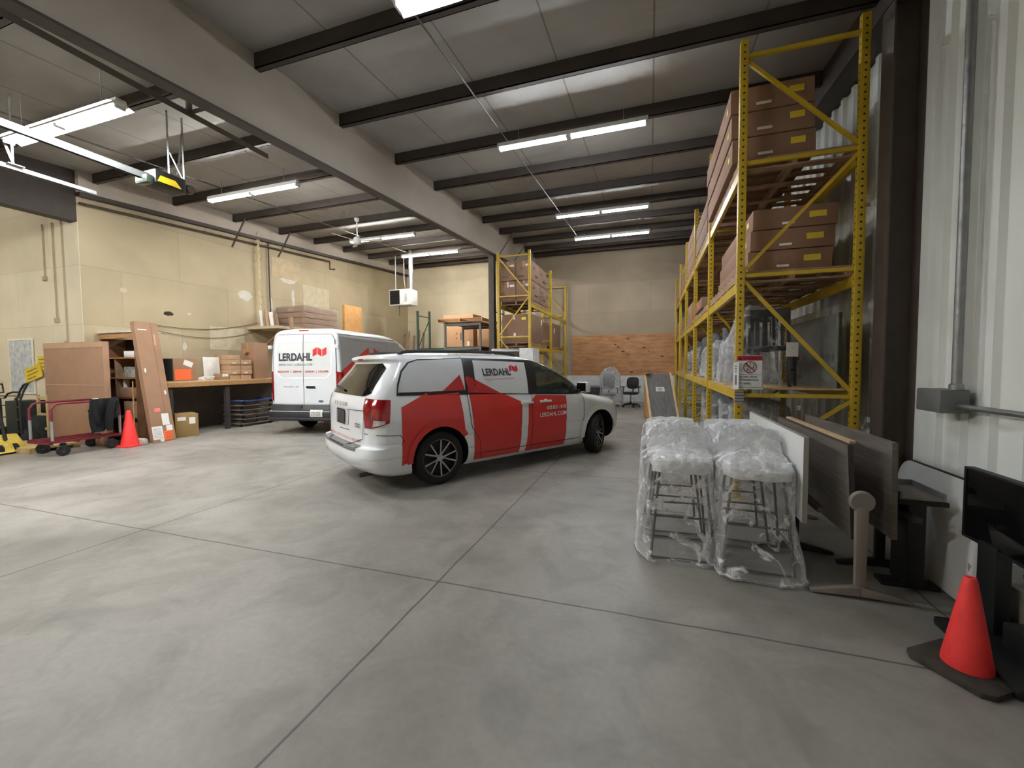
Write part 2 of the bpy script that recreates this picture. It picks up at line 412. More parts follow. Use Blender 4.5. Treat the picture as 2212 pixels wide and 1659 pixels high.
# purlins: Z sections running across the hall on 1.5 m centres
tn = [0]
def trim(mb, m, **k):
    tn[0] += 1; return struct('trim_%d' % tn[0], mb, m, **k)
PY = [-3.5, -1.9, -.4, 1.1, 2.6, 4.12, 5.63, 7.165, 8.70, 10.22, 11.65, 13.08, 14.55, 16.0, 17.28]
for yy in PY:
    z0 = zpur(yy); x0 = -17 if yy < YC else XL
    mb = MB()
    mb.box(x0, XR, yy-.005, yy+.005, z0, z0+.24).box(x0, XR, yy-.005, yy+.075, z0, z0+.012).box(x0, XR, yy+.065, yy+.075, z0, z0+.03).box(x0, XR, yy-.07, yy+.005, z0+.20, z0+.212)
    trim(mb, m_dark)
# main rafter boxed in painted board with a dark steel flange showing below
def slab(x0, x1, y0, y1, zf0, zf1):
    return MB().add([(x,y,zf(y)) for x in (x0,x1) for y in (y0,y1) for zf in (zf0,zf1)], [(0,1,3,2),(4,6,7,5),(0,4,5,1),(2,3,7,6),(0,2,6,4),(1,5,7,3)])
zbm = lambda y: 4.30+K*y
trim(slab(-4.83, -4.77, -5, YB, zbm, zdeck), m_beam)
trim(slab(-4.90, -4.735, -5, YB, lambda y: zbm(y)-.035, lambda y: zbm(y)-.005), m_dark)
# column under the rafter
mb = MB().box(-5.02,-4.84,12.7,12.715,0,zbm(12.7)-.02).box(-5.02,-4.84,12.885,12.9,0,zbm(12.7)-.02).box(-4.935,-4.925,12.7,12.9,0,zbm(12.7)-.02).box(-5.06,-4.8,12.66,12.94,0,.03)
trim(mb, mat('column brown paint', (84,76,68), .6))
trim(MB().box(-4.80,-4.70,12.9,12.98,0,zbm(12.9)-.05), mat('pale timber furring', (134,122,108), .7))
# dark header over the alcove opening, and the rafter on the left wall line
trim(slab(XL-.25, XL, -5, YC, lambda y: 4.53, zdeck), mat('brown header steel', (58,50,45), .6))
trim(slab(XL, XL+.14, YC, YB, lambda y: zbm(y)+.40, lambda y: zbm(y)+.48), m_dark)
trim(slab(XL, XL+.10, YC, YB, lambda y: zbm(y)+.48, zdeck), m_beam)
trim(MB().tube([(XL+.08,5.4,zbm(5.4)+.26),(XL+.08,12.4,zbm(12.4)+.26),(XL+.08,12.4,zbm(12.4)-.02),(XL+.3,12.4,zbm(12.4)-.04)], .025, 8), m_dark)
# rafter and column on the right wall
trim(slab(2.14, XR, -5, YB, lambda y: 4.62+K*y, lambda y: 4.64+K*y), m_dark)
trim(slab(2.29, 2.32, -5, YB, lambda y: 4.64+K*y, zdeck), m_dark)
mb = MB().box(2.15,2.165,4.98,5.2,0,5.0).box(2.165,2.40,5.085,5.10,0,5.2).box(2.395,2.41,4.98,5.2,0,5.2)
trim(mb, mat('dark column steel', (82,72,64), .6))
# flange braces from purlins to rafters
for (xa, xb, yy) in ((-4.77,-4.25,13.08),(-4.77,-4.2,14.55),(XL+.1,XL+.6,8.7),(XL+.1,XL+.6,10.22)):
    trim(MB().bar((xa, yy-.05, zbm(yy)+.02), (xb, yy-.02, zpur(yy)+.04), .05, .012), m_dark)
# filler patches, chips and seams on the left wall
def wallpatch(y0, y1, z0, z1, m, seed, x=XL+.004):
    rnd = random.Random(seed); n = 18; cy, cz = (y0+y1)/2, (z0+z1)/2
    vs = [(x, cy+(y1-y0)/2*math.cos(2*PI*k/n)*rnd.uniform(.75,1.1), cz+(z1-z0)/2*math.sin(2*PI*k/n)*rnd.uniform(.75,1.1)) for k in range(n)]
    return MB().add(vs, [tuple(range(n))])
m_patch = mat('white wall filler', (206,203,192), .8); m_patch2 = mat('pale tan touch-up paint', (196,184,156), .75)
for i, (a, b, c, d) in enumerate([(8.85,9.3,3.45,3.75),(10.3,10.95,4.2,4.42),(10.72,10.85,3.4,4.1),(9.85,10.0,3.1,3.7)]):
    trim(wallpatch(a,b,c,d,m_patch,i), m_patch)
trim(wallpatch(6.9,7.15,2.78,2.9,m_black,9), mat('wall hole shadow', (52,42,34), .9))
trim(wallpatch(6.05,6.2,3.2,3.32,m_patch,10), m_patch2); trim(wallpatch(7.45,7.55,2.86,2.92,m_patch,11), m_patch)
trim(MB().box(XL,XL+.006,8.0,9.0,2.0,2.62), m_patch2); trim(MB().box(XL,XL+.006,11.2,12.4,3.3,4.3), m_patch2); trim(MB().box(XL,XL+.006,10.0,11.1,4.35,4.95), mat('darker tan paint', (190,172,138), .75))
trim(wallpatch(7.3,7.42,1.95,2.16,m_patch,12), m_patch)
# plywood sheets on the back wall
m_ply = mat('knotty plywood', (196,146,98), .6, 0, .3, 1.7, .05, 40, stretch=(1.1,1,5), alt=(158,106,66))
t = thing('plywood_sheet', 'wide knotty brown plywood sheet fixed to the back wall above the white band', 'plywood', (-1.1, YB-.012, 1.06))
MB().box(-2.05, 2.75, -.006, .008, 0, 1.68).build('panel', m_ply, t)
mk = mat('wood knot', (66,38,24), .7)
mb = MB(); rnd = random.Random(3)
for _ in range(9):
    x, z, r = rnd.uniform(-.3,1.9), rnd.uniform(.1,1.5), rnd.uniform(.02,.045)
    MB().add([(x+r*1.8*math.cos(2*PI*k/10), -.008, z+r*.7*math.sin(2*PI*k/10)) for k in range(10)], [tuple(range(10))]).build('knot', mk, t)

# ---------------------------------------------------------------- lights and things on the ceiling
m_tube = emis('lit fluorescent tube', (246,250,255), 165.)
m_tubel = emis('lit left-bay fluorescent tube', (252,250,246), 300.)
m_tubeb = emis('brightest fluorescent tube', (250,251,252), 620.)
m_fix = mat('white fixture enamel', (214,214,210), .4, 0, .03)
def strip_light(x0, x1, y, z, label, tubes=2, n=2, wide=.08, grp=None, wings=False, mt=None):
    t = thing('strip_light', label, 'light', ((x0+x1)/2, y, z), 0, grp)
    L = x1-x0; h = L/2
    mb = MB(); hw = .062 if not wings else .07; mb.add([(x,y,z) for x in (-h,h) for y,z in ((-hw,.024),(hw,.024),(hw*.75,.10),(-hw*.75,.10))], [(0,1,2,3),(7,6,5,4),(0,4,5,1),(1,5,6,2),(2,6,7,3),(3,7,4,0)])
    mb.build('housing', m_fix, t, bev=.004)
    mb = MB()
    for s in ((-1, 1) if wings else ()):
        mb.add([(-h,s*wide*.5,.045),(h,s*wide*.5,.045),(h,s*(wide*.5+.07),.018),(-h,s*(wide*.5+.07),.018),(-h,s*wide*.5,.052),(h,s*wide*.5,.052),(h,s*(wide*.5+.07),.025),(-h,s*(wide*.5+.07),.025)],
               [(0,1,2,3),(7,6,5,4),(0,4,5,1),(2,6,7,3),(1,5,6,2),(0,3,7,4)])
    if wings: mb.build('reflector', m_fix, t)
    for k in range(n):
        a = -h+.04+k*(L/n); b = a+L/n-.08
        for s in ((-1, 1) if tubes == 2 else (0,)):
            o = MB().cyl((a, s*.027, .004), (b, s*.027, .004), .014, 8).build('tube', mt or m_tube, t, smooth=50)
        for xx in (a-.012, b+.012): MB().box(xx-.012, xx+.012, -.055, .055, -.014, .03).build('lamp_holder', m_fix, t)
    mb = MB()
    for xx in (-h*.7, h*.7): mb.cyl((xx,0,.11), (xx,0,zpur(y)-z+.02), .006, 6)
    mb.build('hanger', m_steel, t)
    return t
strip_light(-2.50,-.06,6.84,5.20,'right-bay strip light, second nearest of that row')
strip_light(-2.50,-.06,11.39,5.55,'right-bay strip light, third nearest of that row')
strip_light(-2.49,-.05,14.29,5.76,'right-bay strip light farthest back, by the plywood wall')
strip_light(-2.26,-1.04,3.45,4.82,'short bright strip light cut by the top edge of the photo', n=1, wide=.13, wings=True)
strip_light(-8.5,-6.07,3.40,4.66,'bright strip light over the garage opener rail at far left', wide=.13, wings=True, mt=m_tubeb)
strip_light(-9.0,-6.57,6.56,5.07,'left-bay strip light beyond the garage door opener', mt=m_tubel)
strip_light(-9.4,-6.96,11.47,5.58,'left-bay strip light beside the white ceiling fan', mt=m_tubel)
strip_light(-9.2,-6.77,14.16,5.73,'left-bay strip light above the hanging white heater', mt=m_tubel)
strip_light(-8.5,-6.07,-.9,4.85,'unseen strip light added near the front wall to brighten the foreground', n=2, mt=m_tubeb)  # lamp added out of view to throw light on the near floor
strip_light(-15.4,-13.0,1.6,4.6,'strip light in the alcove beyond the header', n=2, mt=m_tubel)
for x, y0, y1, lab in ((-2.4,3.5,14.2,'thin grey wiring conduit running along the right-bay lights'),(-8.9,3.5,14.2,'thin grey wiring conduit running along the left-bay lights')):
    mb = MB(); mb.tube([(x+(.25 if y>5 else 0)*0, y, zpur(y)-.03) for y in (y0,6,9,12,y1)], .012, 6)
    tag(mb.build('wiring_conduit', mat('grey conduit', (84,82,80), .5, .3)), lab, 'conduit')
# ceiling fan
t = thing('ceiling_fan', 'white three-blade ceiling fan hanging over the parked vans', 'fan', (-7.8,9.8,5.02))
MB().cyl((0,0,.1),(0,0,.58),.018,10).lathe([(0.0,.62),(.07,.62),(.06,.55),(.02,.53)],16).build('down_rod', m_fix, t, smooth=40)
MB().lathe([(0.0,-.09),(.07,-.08),(.12,-.03),(.12,.03),(.08,.09),(.03,.12),(0,.12)],24).build('motor', m_fix, t, smooth=40)
for k in range(3):
    a = k*2*PI/3+.25
    o = MB().add([(.12,-.03,.005),(.72,-.065,.03),(.74,0,.02),(.72,.065,-.0),(.12,.03,-.005),(.12,-.03,.012),(.72,-.065,.037),(.74,0,.027),(.72,.065,.007),(.12,.03,.002)],
                 [(0,1,2,3,4),(9,8,7,6,5),(0,5,6,1),(1,6,7,2),(2,7,8,3),(3,8,9,4),(4,9,5,0)]).build('blade', m_fix, t, rz=a)
# gas unit heater
t = thing('unit_heater', 'white hanging unit heater with black louvres near the back left corner', 'heater', (-9.43,14.3,3.93))
MB().box(-.48,.48,0,.55,0,.62).build('case', mat('heater enamel', (222,222,218), .4), t, bev=.02)
mb = MB()
for k in range(7): mb.obox((-.22,-.012,.07+k*.075), (.42,.03,.045), Matrix.Rotation(.5,3,'X'))
mb.build('louvre', m_black, t)
MB().box(-.45,.0,-.004,.002,.03,.59).build('grille_backing', mat('heater dark opening', (26,26,26), .8), t)
MB().box(.22,.34,-.006,.0,.12,.45).build('access_panel', mat('heater grey panel', (186,186,182), .5), t)
mb = MB(); mb.cyl((.34,.3,.62),(.34,.3,zdeck(14.6)-3.93),.09,16).build('flue_pipe', m_steel, t, smooth=40)
mb = MB(); mb.cyl((-.3,.2,.62),(-.3,.2,zpur(14.5)-3.93),.02,8); mb.tube([(.18,.15,.62),(.12,.15,1.0),(.12,.15,zpur(14.5)-3.93)],.014,8); mb.build('hanger_rod', m_steel, t)
MB().cyl((-.15,.2,-.4),(-.15,.2,0),.015,8).build('gas_pipe', m_dark, t)
# garage door opener with its rail
t = thing('garage_door_opener', 'black and yellow garage door opener hung at the end of its rail', 'garage door opener', (-6.9,4.15,4.23))
MB().box(-.16,.16,.0,.42,-.05,.16).build('motor_case', m_black, t, bev=.03)
MB().add([(.165,.02,-.02),(.165,.34,-.02),(.165,.26,.07),(.165,.06,.07),(.17,.02,-.02),(.17,.34,-.02),(.17,.26,.07),(.17,.06,.07)],[(0,1,2,3),(4,5,6,7),(0,1,5,4),(1,2,6,5),(2,3,7,6),(3,0,4,7)]).build('yellow_cover', mat('yellow cover', (222,190,32), .4), t)
MB().box(-.13,.13,-.10,.0,-.07,.05).build('light_lens', mat('grey green lens', (58,68,60), .25), t, bev=.03)
MB().lathe([(0,0),(.06,0),(.075,.05),(.06,.12),(0,.12)],16,Matrix.Translation((.02,.5,.05))@Matrix.Rotation(PI/2,4,'Y')).build('chain_drum', m_dark, t, smooth=40)
MB().box(-.035,-.03,-4.6,.05,.0,.09).box(.03,.035,-4.6,.05,.0,.09).box(-.035,.035,-4.6,.05,.085,.09).box(-.012,.012,-4.6,.05,.02,.04).build('rail', m_steel, t)
mb = MB()
for yy in (.25,.46): mb.bar((.05,yy,.12),(.05,yy,zpur(4.6)-4.23+.03),.035,.005)
mb.bar((.05,.25,.55),(.05,.46,.15),.03,.004).bar((-.1,.46,.2),(.05,.46,.9),.03,.004)
mb.build('hanger_bracket', m_steel, t)
# overhead door tracks
t = thing('door_track', 'galvanised overhead door track near the dark header at far left', 'door track', (-8.4,-.5,4.33))
MB().box(-.03,.03,0,4.8,.0,.005).box(-.03,-.025,0,4.8,-.05,.0).box(.025,.03,0,4.8,-.05,0).build('channel', m_alu, t)
mb = MB()
mb.bar((0,3.9,0),(0,3.9,zpur(3.4)-4.33+.05),.05,.006).bar((-.35,3.9,.65),(0,3.9,.05),.03,.006).box(-.09,.09,3.82,3.98,.0,.012)
mb.build('hanger_bracket', m_alu, t)
t = thing('door_track', 'dark overhead door track hung beside the tan main beam', 'door track', (-5.25,-.5,4.56))
MB().box(-.04,.04,0,5.17,0,.006).box(.034,.04,0,5.17,-.06,0).box(-.04,-.034,0,5.17,0,.05).build('channel', m_dark, t)
mb = MB()
for yy in (.8, 4.1): mb.box(-.02,.02,yy,yy+.05,0,.2).box(-.02,.36,yy,yy+.05,.0,.012)
mb.build('hanger_bracket', m_dark, t)
# conduit, junction box and pipe on the right wall
t = thing('electrical_conduit', 'grey junction box on the pale right wall with conduit rising from it', 'conduit', (2.34,4.40,1.115))
MB().box(-.13,.06,-.16,.16,0,.19).build('junction_box', mat('grey cast box', (112,114,114), .5, .2), t, bev=.015)
MB().cyl((-.01,-.12,.19),(-.01,-.12,4.2),.032,14).lathe([(.045,.19),(.045,.23),(.034,.24)],14,Matrix.Translation((-.01,-.12,0))).build('riser', m_steel, t, smooth=40)
MB().cyl((-.01,-.15,.06),(-.01,-7.5,.06),.022,12).build('branch_pipe', m_steel, t, smooth=40)
# wall wiring on the left: conduits in the alcove, cords along the wall
for i, (x, z0, z1, lab) in enumerate([(-12.35,3.5,4.6,'short'),(-12.0,2.6,4.6,'middle'),(-11.68,2.1,4.6,'long')]):
    mb = MB().cyl((x,YC-.02,z0),(x,YC-.02,z1),.012,6).box(x-.04,x+.04,YC-.05,YC-.005,z0-.09,z0)
    tag(mb.build('wall_conduit', mat('tan painted conduit', (178,160,128), .7)), lab+' thin tan conduit running down the alcove wall by the header', 'conduit')
mb = MB(); 
mb.tube([(XL+.03,6.3+3.2*u,2.58-.12*math.sin(PI*u)+.28*u*u) for u in [k/12 for k in range(13)]], .007, 6)
tag(mb.build('cord', mat('brown cord', (92,74,56), .8)), 'upper of two drooping brown cords along the tan left wall', 'cord')
mb = MB(); mb.tube([(XL+.03,6.3+3.2*u,2.5-.5*math.sin(PI*u*.9)*.5+.2*u*u) for u in [k/12 for k in range(13)]], .006, 6)
tag(mb.build('cord', MATS['brown cord']), 'lower of two drooping brown cords along the tan left wall', 'cord')
t = thing('hanging_rope', 'knotted cream rope hanging down the left wall from the roof', 'rope', (XL+.1,9.47,2.75))
mb = MB()
for s in (0, PI): mb.tube([(.022*math.cos(z*14+s), .022*math.sin(z*14+s), z) for z in [k*.05 for k in range(56)]], .02, 6)
mb.build('strand', mat('cream rope', (214,198,156), .9), t)
mb = MB().cyl((XL+.05,9.86,2.703),(XL+.05,9.86,5.6),.02,8)
tag(mb.build('drain_pipe', m_dark), 'slim dark vertical pipe on the left wall beside the knotted rope', 'pipe')

# ---------------------------------------------------------------- vehicles
def interp(tab):
    xs = [a for a,_ in tab]; ys = [b for _,b in tab]; n = len(xs)
    d = [(ys[i+1]-ys[i])/(xs[i+1]-xs[i]) for i in range(n-1)]; m = [d[0]]+[0 if d[i-1]*d[i] <= 0 else 2*d[i-1]*d[i]/(d[i-1]+d[i]) for i in range(1,n-1)]+[d[-1]]
    def f(x):
        if x <= xs[0]: return ys[0]
        if x >= xs[-1]: return ys[-1]
        i = 0
        while x > xs[i+1]: i += 1
        h = xs[i+1]-xs[i]; t = (x-xs[i])/h
        return (2*t**3-3*t*t+1)*ys[i]+(t**3-2*t*t+t)*h*m[i]+(-2*t**3+3*t*t)*ys[i+1]+(t**3-t*t)*h*m[i+1]
    return f
class Shell:
    def __init__(s, W, R, F, A, B, pr=2.6, pf=2.2):
        s.W, s.R, s.F, s.A, s.B, s.pr, s.pf = (interp(W), interp(R), interp(F), interp(A), interp(B), pr, pf)
    def y(s, x, z):
        R, F, a, b, w = s.R(z), s.F(z), s.A(z), s.B(z), s.W(z)
        if x <= R or x >= F: return 0.
        if x < R+a: t, p = (R+a-x)/a, s.pr
        elif x > F-b: t, p = (x-F+b)/b, s.pf
        else: return w
        return w*max(0., 1-t**p)**(1/p)
    def xr(s, y, z):
        w = s.W(z); q = min(1., abs(y)/w); return s.R(z)+s.A(z)*(1-(1-q**s.pr)**(1/s.pr))
    def xf(s, y, z):
        w = s.W(z); q = min(1., abs(y)/w); return s.F(z)-s.B(z)*(1-(1-q**s.pf)**(1/s.pf))
    def side(s, off=.004, sgn=-1):
        def f(x, z):
            e = .012; y = s.y(x, z); yx = (s.y(x+e,z)-s.y(x-e,z))/(2*e); yz = (s.y(x,z+e)-s.y(x,z-e))/(2*e)
            n = Vector((-yx, 1, -yz)).normalized(); p = Vector((x,y,z))+n*off
            return (p.x, sgn*p.y, p.z)
        return f
    def rear(s, off=.004):
        def f(y, z):
            e = .012; x = s.xr(y,z); xy = (s.xr(y+e,z)-s.xr(y-e,z))/(2*e); xz = (s.xr(y,z+e)-s.xr(y,z-e))/(2*e)
            n = Vector((-1, xy, xz)).normalized(); p = Vector((x,y,z))+n*off
            return tuple(p)
        return f
    def front(s, off=.004):
        def f(y, z):
            e = .012; x = s.xf(y,z); xy = (s.xf(y+e,z)-s.xf(y-e,z))/(2*e); xz = (s.xf(y,z+e)-s.xf(y,z-e))/(2*e)
            n = Vector((1, -xy, -xz)).normalized(); p = Vector((x,y,z))+n*off
            return tuple(p)
        return f
    def mesh(s, zs, nr=16, ns=44, nf=20):
        rings = []
        for z in zs:
            R, F, a, b, w = s.R(z), s.F(z), s.A(z), s.B(z), s.W(z); h = []
            for i in range(nr):
                t = PI/2*(1-i/nr)                                  # t: 90deg = centre of the tail
                c, sn = math.cos(t), math.sin(t); h.append((R+a-a*sn**(2/s.pr), w*max(0,c)**(2/s.pr)))
            for i in range(ns): h.append((R+a+(F-b-R-a)*i/ns, w))
            for i in range(nf+1):
                t = PI/2*i/nf; c, sn = math.cos(t), math.sin(t); h.append((F-b+b*max(0,sn)**(2/s.pf), w*max(0,c)**(2/s.pf)))
            ring = [(x,-y,z) for x,y in h]+[(x,y,z) for x,y in reversed(h[1:-1])]
            rings.append(ring)
        n = len(rings[0]); vs = [p for r in rings for p in r]; fs = []
        for j in range(len(rings)-1):
            for k in range(n): fs.append((j*n+k, j*n+(k+1)%n, (j+1)*n+(k+1)%n, (j+1)*n+k))
        fs.append(tuple(range(n-1,-1,-1))); fs.append(tuple((len(rings)-1)*n+k for k in range(n)))
        return MB().add(vs, fs)
def cut(o, cutters):
    for c in cutters:
        md = o.modifiers.new('cut', 'BOOLEAN'); md.operation = 'DIFFERENCE'; md.object = c; md.solver = 'EXACT'
        md.material_mode = 'TRANSFER'
    dg = bpy.context.evaluated_depsgraph_get(); dg.update()
    me = bpy.data.meshes.new_from_object(o.evaluated_get(dg)); o.modifiers.clear(); o.data = me
    for c in cutters: bpy.data.objects.remove(c)
def wheel(parent, x, y, r, w, sgn, steer=0., rim_r=.245, spokes=10, styled=True):
    """y = centre of tyre; sgn = side the rim faces (-1 right)"""
    Mx = Matrix.Translation((0,0,0))@Matrix.Rotation(PI/2*(1 if sgn < 0 else -1), 4, 'X')
    h = w/2
    prof = [(rim_r,-h*.9),(rim_r+.03,-h),(r-.04,-h),(r-.012,-h*.86),(r,-h*.6)]
    for g in (-.35,0.,.35): prof += [(r,h*g-.012),(r-.009,h*g-.008),(r-.009,h*g+.008),(r,h*g+.012)]
    prof += [(r,h*.6),(r-.012,h*.86),(r-.04,h),(rim_r+.03,h),(rim_r,h*.9)]
    o = MB().lathe(prof, 48, Mx, closed=True).build('wheel', m_rubber, parent, smooth=35, loc=(x,y,r), rz=steer)
    MB().lathe([(rim_r+.004,-h*.8),(rim_r+.006,h*.93),(rim_r-.012,h*.93),(rim_r-.02,h*.6),(rim_r-.03,.0),(0,.0)], 40, Mx, cap=False).build('rim', m_black, o, smooth=35)
    mb = MB()
    if styled:
        for k in range(5):
            for dlt in (-.20,.20):
                a0 = 2*PI*k/5+dlt*.55; a1 = 2*PI*k/5+dlt*1.45
                p0 = Vector((.045*math.cos(a0), .045*math.sin(a0), h*.62)); p1 = Vector(((rim_r-.012)*math.cos(a1), (rim_r-.012)*math.sin(a1), h*.86))
                q = [Mx@p0, Mx@p1]; mb.bar(q[0], q[1], .020, .022, 0, Mx.to_3x3()@Vector((0,0,1)))
        mb.build('spoke', m_chrome, o)
        MB().lathe([(0,h*.75),(.045,h*.72),(.055,h*.5),(.055,0)], 20, Mx).lathe([(rim_r-.016,h*.86),(rim_r-.002,h*.95),(rim_r+.003,h*.86)], 40, Mx, cap=False).build('hub', m_chrome, o, smooth=35)
    else:
        MB().lathe([(0,h*.6),(.08,h*.55),(.12,h*.3),(.2,h*.35),(rim_r-.02,h*.2)], 24, Mx).build('hub', m_steel, o, smooth=35)
    return o
def archpoly(cx, cz, r0, r1, a0, a1, n=20):
    A = [(cx+r1*math.cos(a0+(a1-a0)*i/n), cz+r1*math.sin(a0+(a1-a0)*i/n)) for i in range(n+1)]
    B = [(cx+r0*math.cos(a0+(a1-a0)*i/n), cz+r0*math.sin(a0+(a1-a0)*i/n)) for i in range(n+1)]
    return A+B[::-1]
def arc(cx, cz, r, a0, a1, n=16): return [(cx+r*math.cos(a0+(a1-a0)*i/n), cz+r*math.sin(a0+(a1-a0)*i/n)) for i in range(n+1)]
m_well = mat('dark wheel well', (14,14,14), .9)

# ---- the red and white minivan
hd = math.atan2(.8348,.5505)
O = Vector((-2.573,4.667))-Vector((.8348,-.5505))*.93
van = thing('minivan', 'white minivan with red graphic wrap parked in the middle of the floor', 'minivan', (O.x,O.y,0), hd)
S = Shell(W=[(.19,.86),(.26,.93),(.40,.962),(.425,.962),(.445,.972),(.58,.972),(.60,.966),(.62,.976),(.85,.975),(1.0,.962),(1.08,.945),(1.15,.925),(1.3,.875),(1.45,.81),(1.56,.755),(1.62,.715),(1.655,.66),(1.685,.56),(1.705,.40),(1.717,.14)],
          R=[(.19,-.72),(.27,-.88),(.36,-.95),(.46,-.975),(.535,-.97),(.555,-.965),(.568,-.905),(.58,-.895),(.80,-.89),(1.0,-.885),(1.14,-.85),(1.25,-.79),(1.4,-.68),(1.52,-.59),(1.58,-.57),(1.61,-.63),(1.645,-.63),(1.67,-.55),(1.69,-.35),(1.705,-.05),(1.717,.5)],
          F=[(.19,3.80),(.26,4.0),(.40,4.12),(.60,4.15),(.72,4.13),(.80,4.10),(.86,4.02),(.91,3.86),(.96,3.60),(1.0,3.32),(1.03,3.14),(1.07,3.02),(1.22,2.80),(1.37,2.57),(1.51,2.30),(1.6,2.06),(1.65,1.84),(1.68,1.58),(1.70,1.28),(1.717,.8)],
          A=[(.19,.3),(.7,.30),(1.0,.26),(1.2,.26),(1.5,.26),(1.66,.3),(1.717,.2)],
          B=[(.19,.9),(.7,.95),(.9,.9),(1.0,.8),(1.08,.62),(1.2,.45),(1.5,.40),(1.65,.45),(1.717,.2)], pr=3.0, pf=2.3)
zs = [.19,.21,.235,.26,.30,.34,.38,.405,.42,.43,.44,.46,.50,.53,.545,.555,.562,.568,.575,.585,.60,.61,.62,.64,.68,.72,.76,.80,.84,.87,.89,.91,.93,.945,.96,.975,.99,1.005,1.02,1.04,1.06,1.08,1.11,1.14,1.18,1.22,1.27,1.32,1.38,1.44,1.49,1.53,1.56,1.58,1.60,1.615,1.63,1.645,1.66,1.672,1.684,1.694,1.704,1.711,1.717]
body = S.mesh(zs).build('body', [m_white, m_well], van, smooth=38)
cut_ = []
for cx in (.05, 3.12):
    o = MB().cyl((cx,-1.2,.36),(cx,-.58,.36),.405,40).build('cut', [m_well]); o.parent = van; cut_.append(o)
    o = MB().cyl((cx,.58,.36),(cx,1.2,.36),.405,40).build('cut', [m_well]); o.parent = van; cut_.append(o)
bpy.context.view_layer.update(); cut(body, cut_)
body.data.shade_smooth(); body.data.set_sharp_from_angle(angle=math.radians(38))
sd = S.side(.0065); sd2 = S.side(.009); rr = S.rear(.004); rr2 = S.rear(.008); fr = S.front(.004)
def pt(name, m, parent, fn, smooth=60):
    mb = MB(); fn(mb); return mb.build(name, m, parent, smooth=smooth, fix=False)
rA = .425
def wrap(mb):
    th0 = math.acos(min(1,(-.0-(-.48))/ .5)) 
    a_l = PI-math.acos(0)*0
    poly = [(-.48,.33),(-.48,1.03),(.20,1.33),(.325,1.39),(.345,1.10),(.385,.80),(.405,.62)]
    # round the wheel arch from front to back
    poly += [(.05+rA*math.cos(t), .36+rA*math.sin(t)) for t in [.56+(PI-.56-.02)*i/18 for i in range(19)]]
    poly_on(mb, poly, sd, .05)
    poly_on(mb, [(.55,.25),(.535,.7),(.50,1.0),(.475,1.37),(.66,1.30),(1.38,.985),(1.365,.6),(1.34,.25)], sd, .06)
    poly_on(mb, [(1.455,.25),(1.49,.6),(1.50,.94),(1.66,1.075),(2.30,1.035),(2.295,.6),(2.275,.25)], sd, .06)
pt('red_wrap', m_red, van, wrap)
pt('wheel_flare', m_red, van, lambda mb: poly_on(mb, archpoly(.05,.36,.395,.47,.60,PI+.05), S.side(.018), .04))
pt('wheel_flare', m_white, van, lambda mb: poly_on(mb, archpoly(3.12,.36,.395,.50,-.1,PI+.1), S.side(.022), .04))
# windows on the right side
qw = [(-.50,1.205),(-.47,1.30),(-.40,1.45),(-.29,1.555),(-.16,1.592),(.495,1.615),(.44,1.195)]
pt('window_trim', m_black, van, lambda mb: (poly_on(mb, [(-.52,1.17),(-.49,1.31),(-.415,1.465),(-.30,1.572),(-.16,1.607),(.5,1.63),(1.70,1.60),(2.0,1.545),(2.3,1.40),(2.55,1.24),(2.84,1.06),(2.80,1.04),(2.2,1.06),(1.0,1.12)], sd, .06)))
pt('quarter_window', m_filmw, van, lambda mb: poly_on(mb, qw, sd2, .05))
sw = [(.60,1.155),(.665,1.595),(1.59,1.565),(1.52,1.10)]
o = pt('sliding_door_window', m_filmw, van, lambda mb: poly_on(mb, sw, sd2, .05))
m_redw = mat('dark red perforated film', (176,46,48), .35)
pt('red_window_film', m_redw, van, lambda mb: (poly_on(mb, [(.10,1.197),(.40,1.40),(.435,1.197)], S.side(.0115), .05), poly_on(mb, [(.475,1.155),(.50,1.39),(.60,1.34),(.60,1.155)], S.side(.0115), .05), poly_on(mb, [(.605,1.152),(.62,1.335),(1.02,1.125)], S.side(.0115), .05)))
pt('lettering', m_ink, van, lambda mb: text_on(mb, 'LERDAHL', S.side(.0135), .78, 1.27, 1.375, 1.475, .035))
pt('emblem', mat('crimson emblem', (196,36,58), .4), van, lambda mb: logo_on(mb, S.side(.0135), 1.26, 1.42, 1.42, 1.525))
pt('small_lettering', mat('faint red lettering', (186,120,124), .5), van, lambda mb: text_on(mb, 'Inspired Workplace Solutions', S.side(.0135), .79, 1.30, 1.312, 1.348))
fw = [(1.69,1.098),(1.77,1.55),(1.93,1.525),(2.2,1.40),(2.42,1.255),(2.54,1.15),(2.55,1.072)]
pt('front_window', m_glass, van, lambda mb: poly_on(mb, fw, sd2, .05))
# seams, handles, small letters on the door
seam = mat('dark panel gap', (44,40,40), .8)
for l in ([(.455,1.16),(.47,.92),(.505,.70),(.63,.52),(.66,.26)], [(1.58,1.09),(1.575,.7),(1.56,.24)], [(2.70,1.05),(2.71,.8),(2.70,.6),(2.66,.24)], [(.6,.335),(1.5,.33),(2.66,.325)], [(.50,1.62),(.50,1.68)]):
    pt('panel_gap', seam, van, lambda mb: strip_on(mb, l, .009, S.side(.009)))
for hx in (1.36, 1.73):
    mb = MB(); y = -S.y(hx,.97)
    mb.box(hx,hx+.22,y-.035,y-.012,.955,.99).box(hx+.0,hx+.03,y-.03,y+.01,.955,.99).box(hx+.19,hx+.22,y-.03,y+.01,.955,.99)
    mb.lathe([(.0,-.005),(.05,-.003),(.055,.0)],20,Matrix.Translation((hx+.12,y-.004,.955))@Matrix.Rotation(PI/2,4,'X'))
    mb.build('door_handle', m_white, van, bev=.006)
pt('phone_lettering', m_whiteink, van, lambda mb: text_on(mb, '608.831.1010', S.side(.0125), 1.86, 2.275, .842, .90, .012))
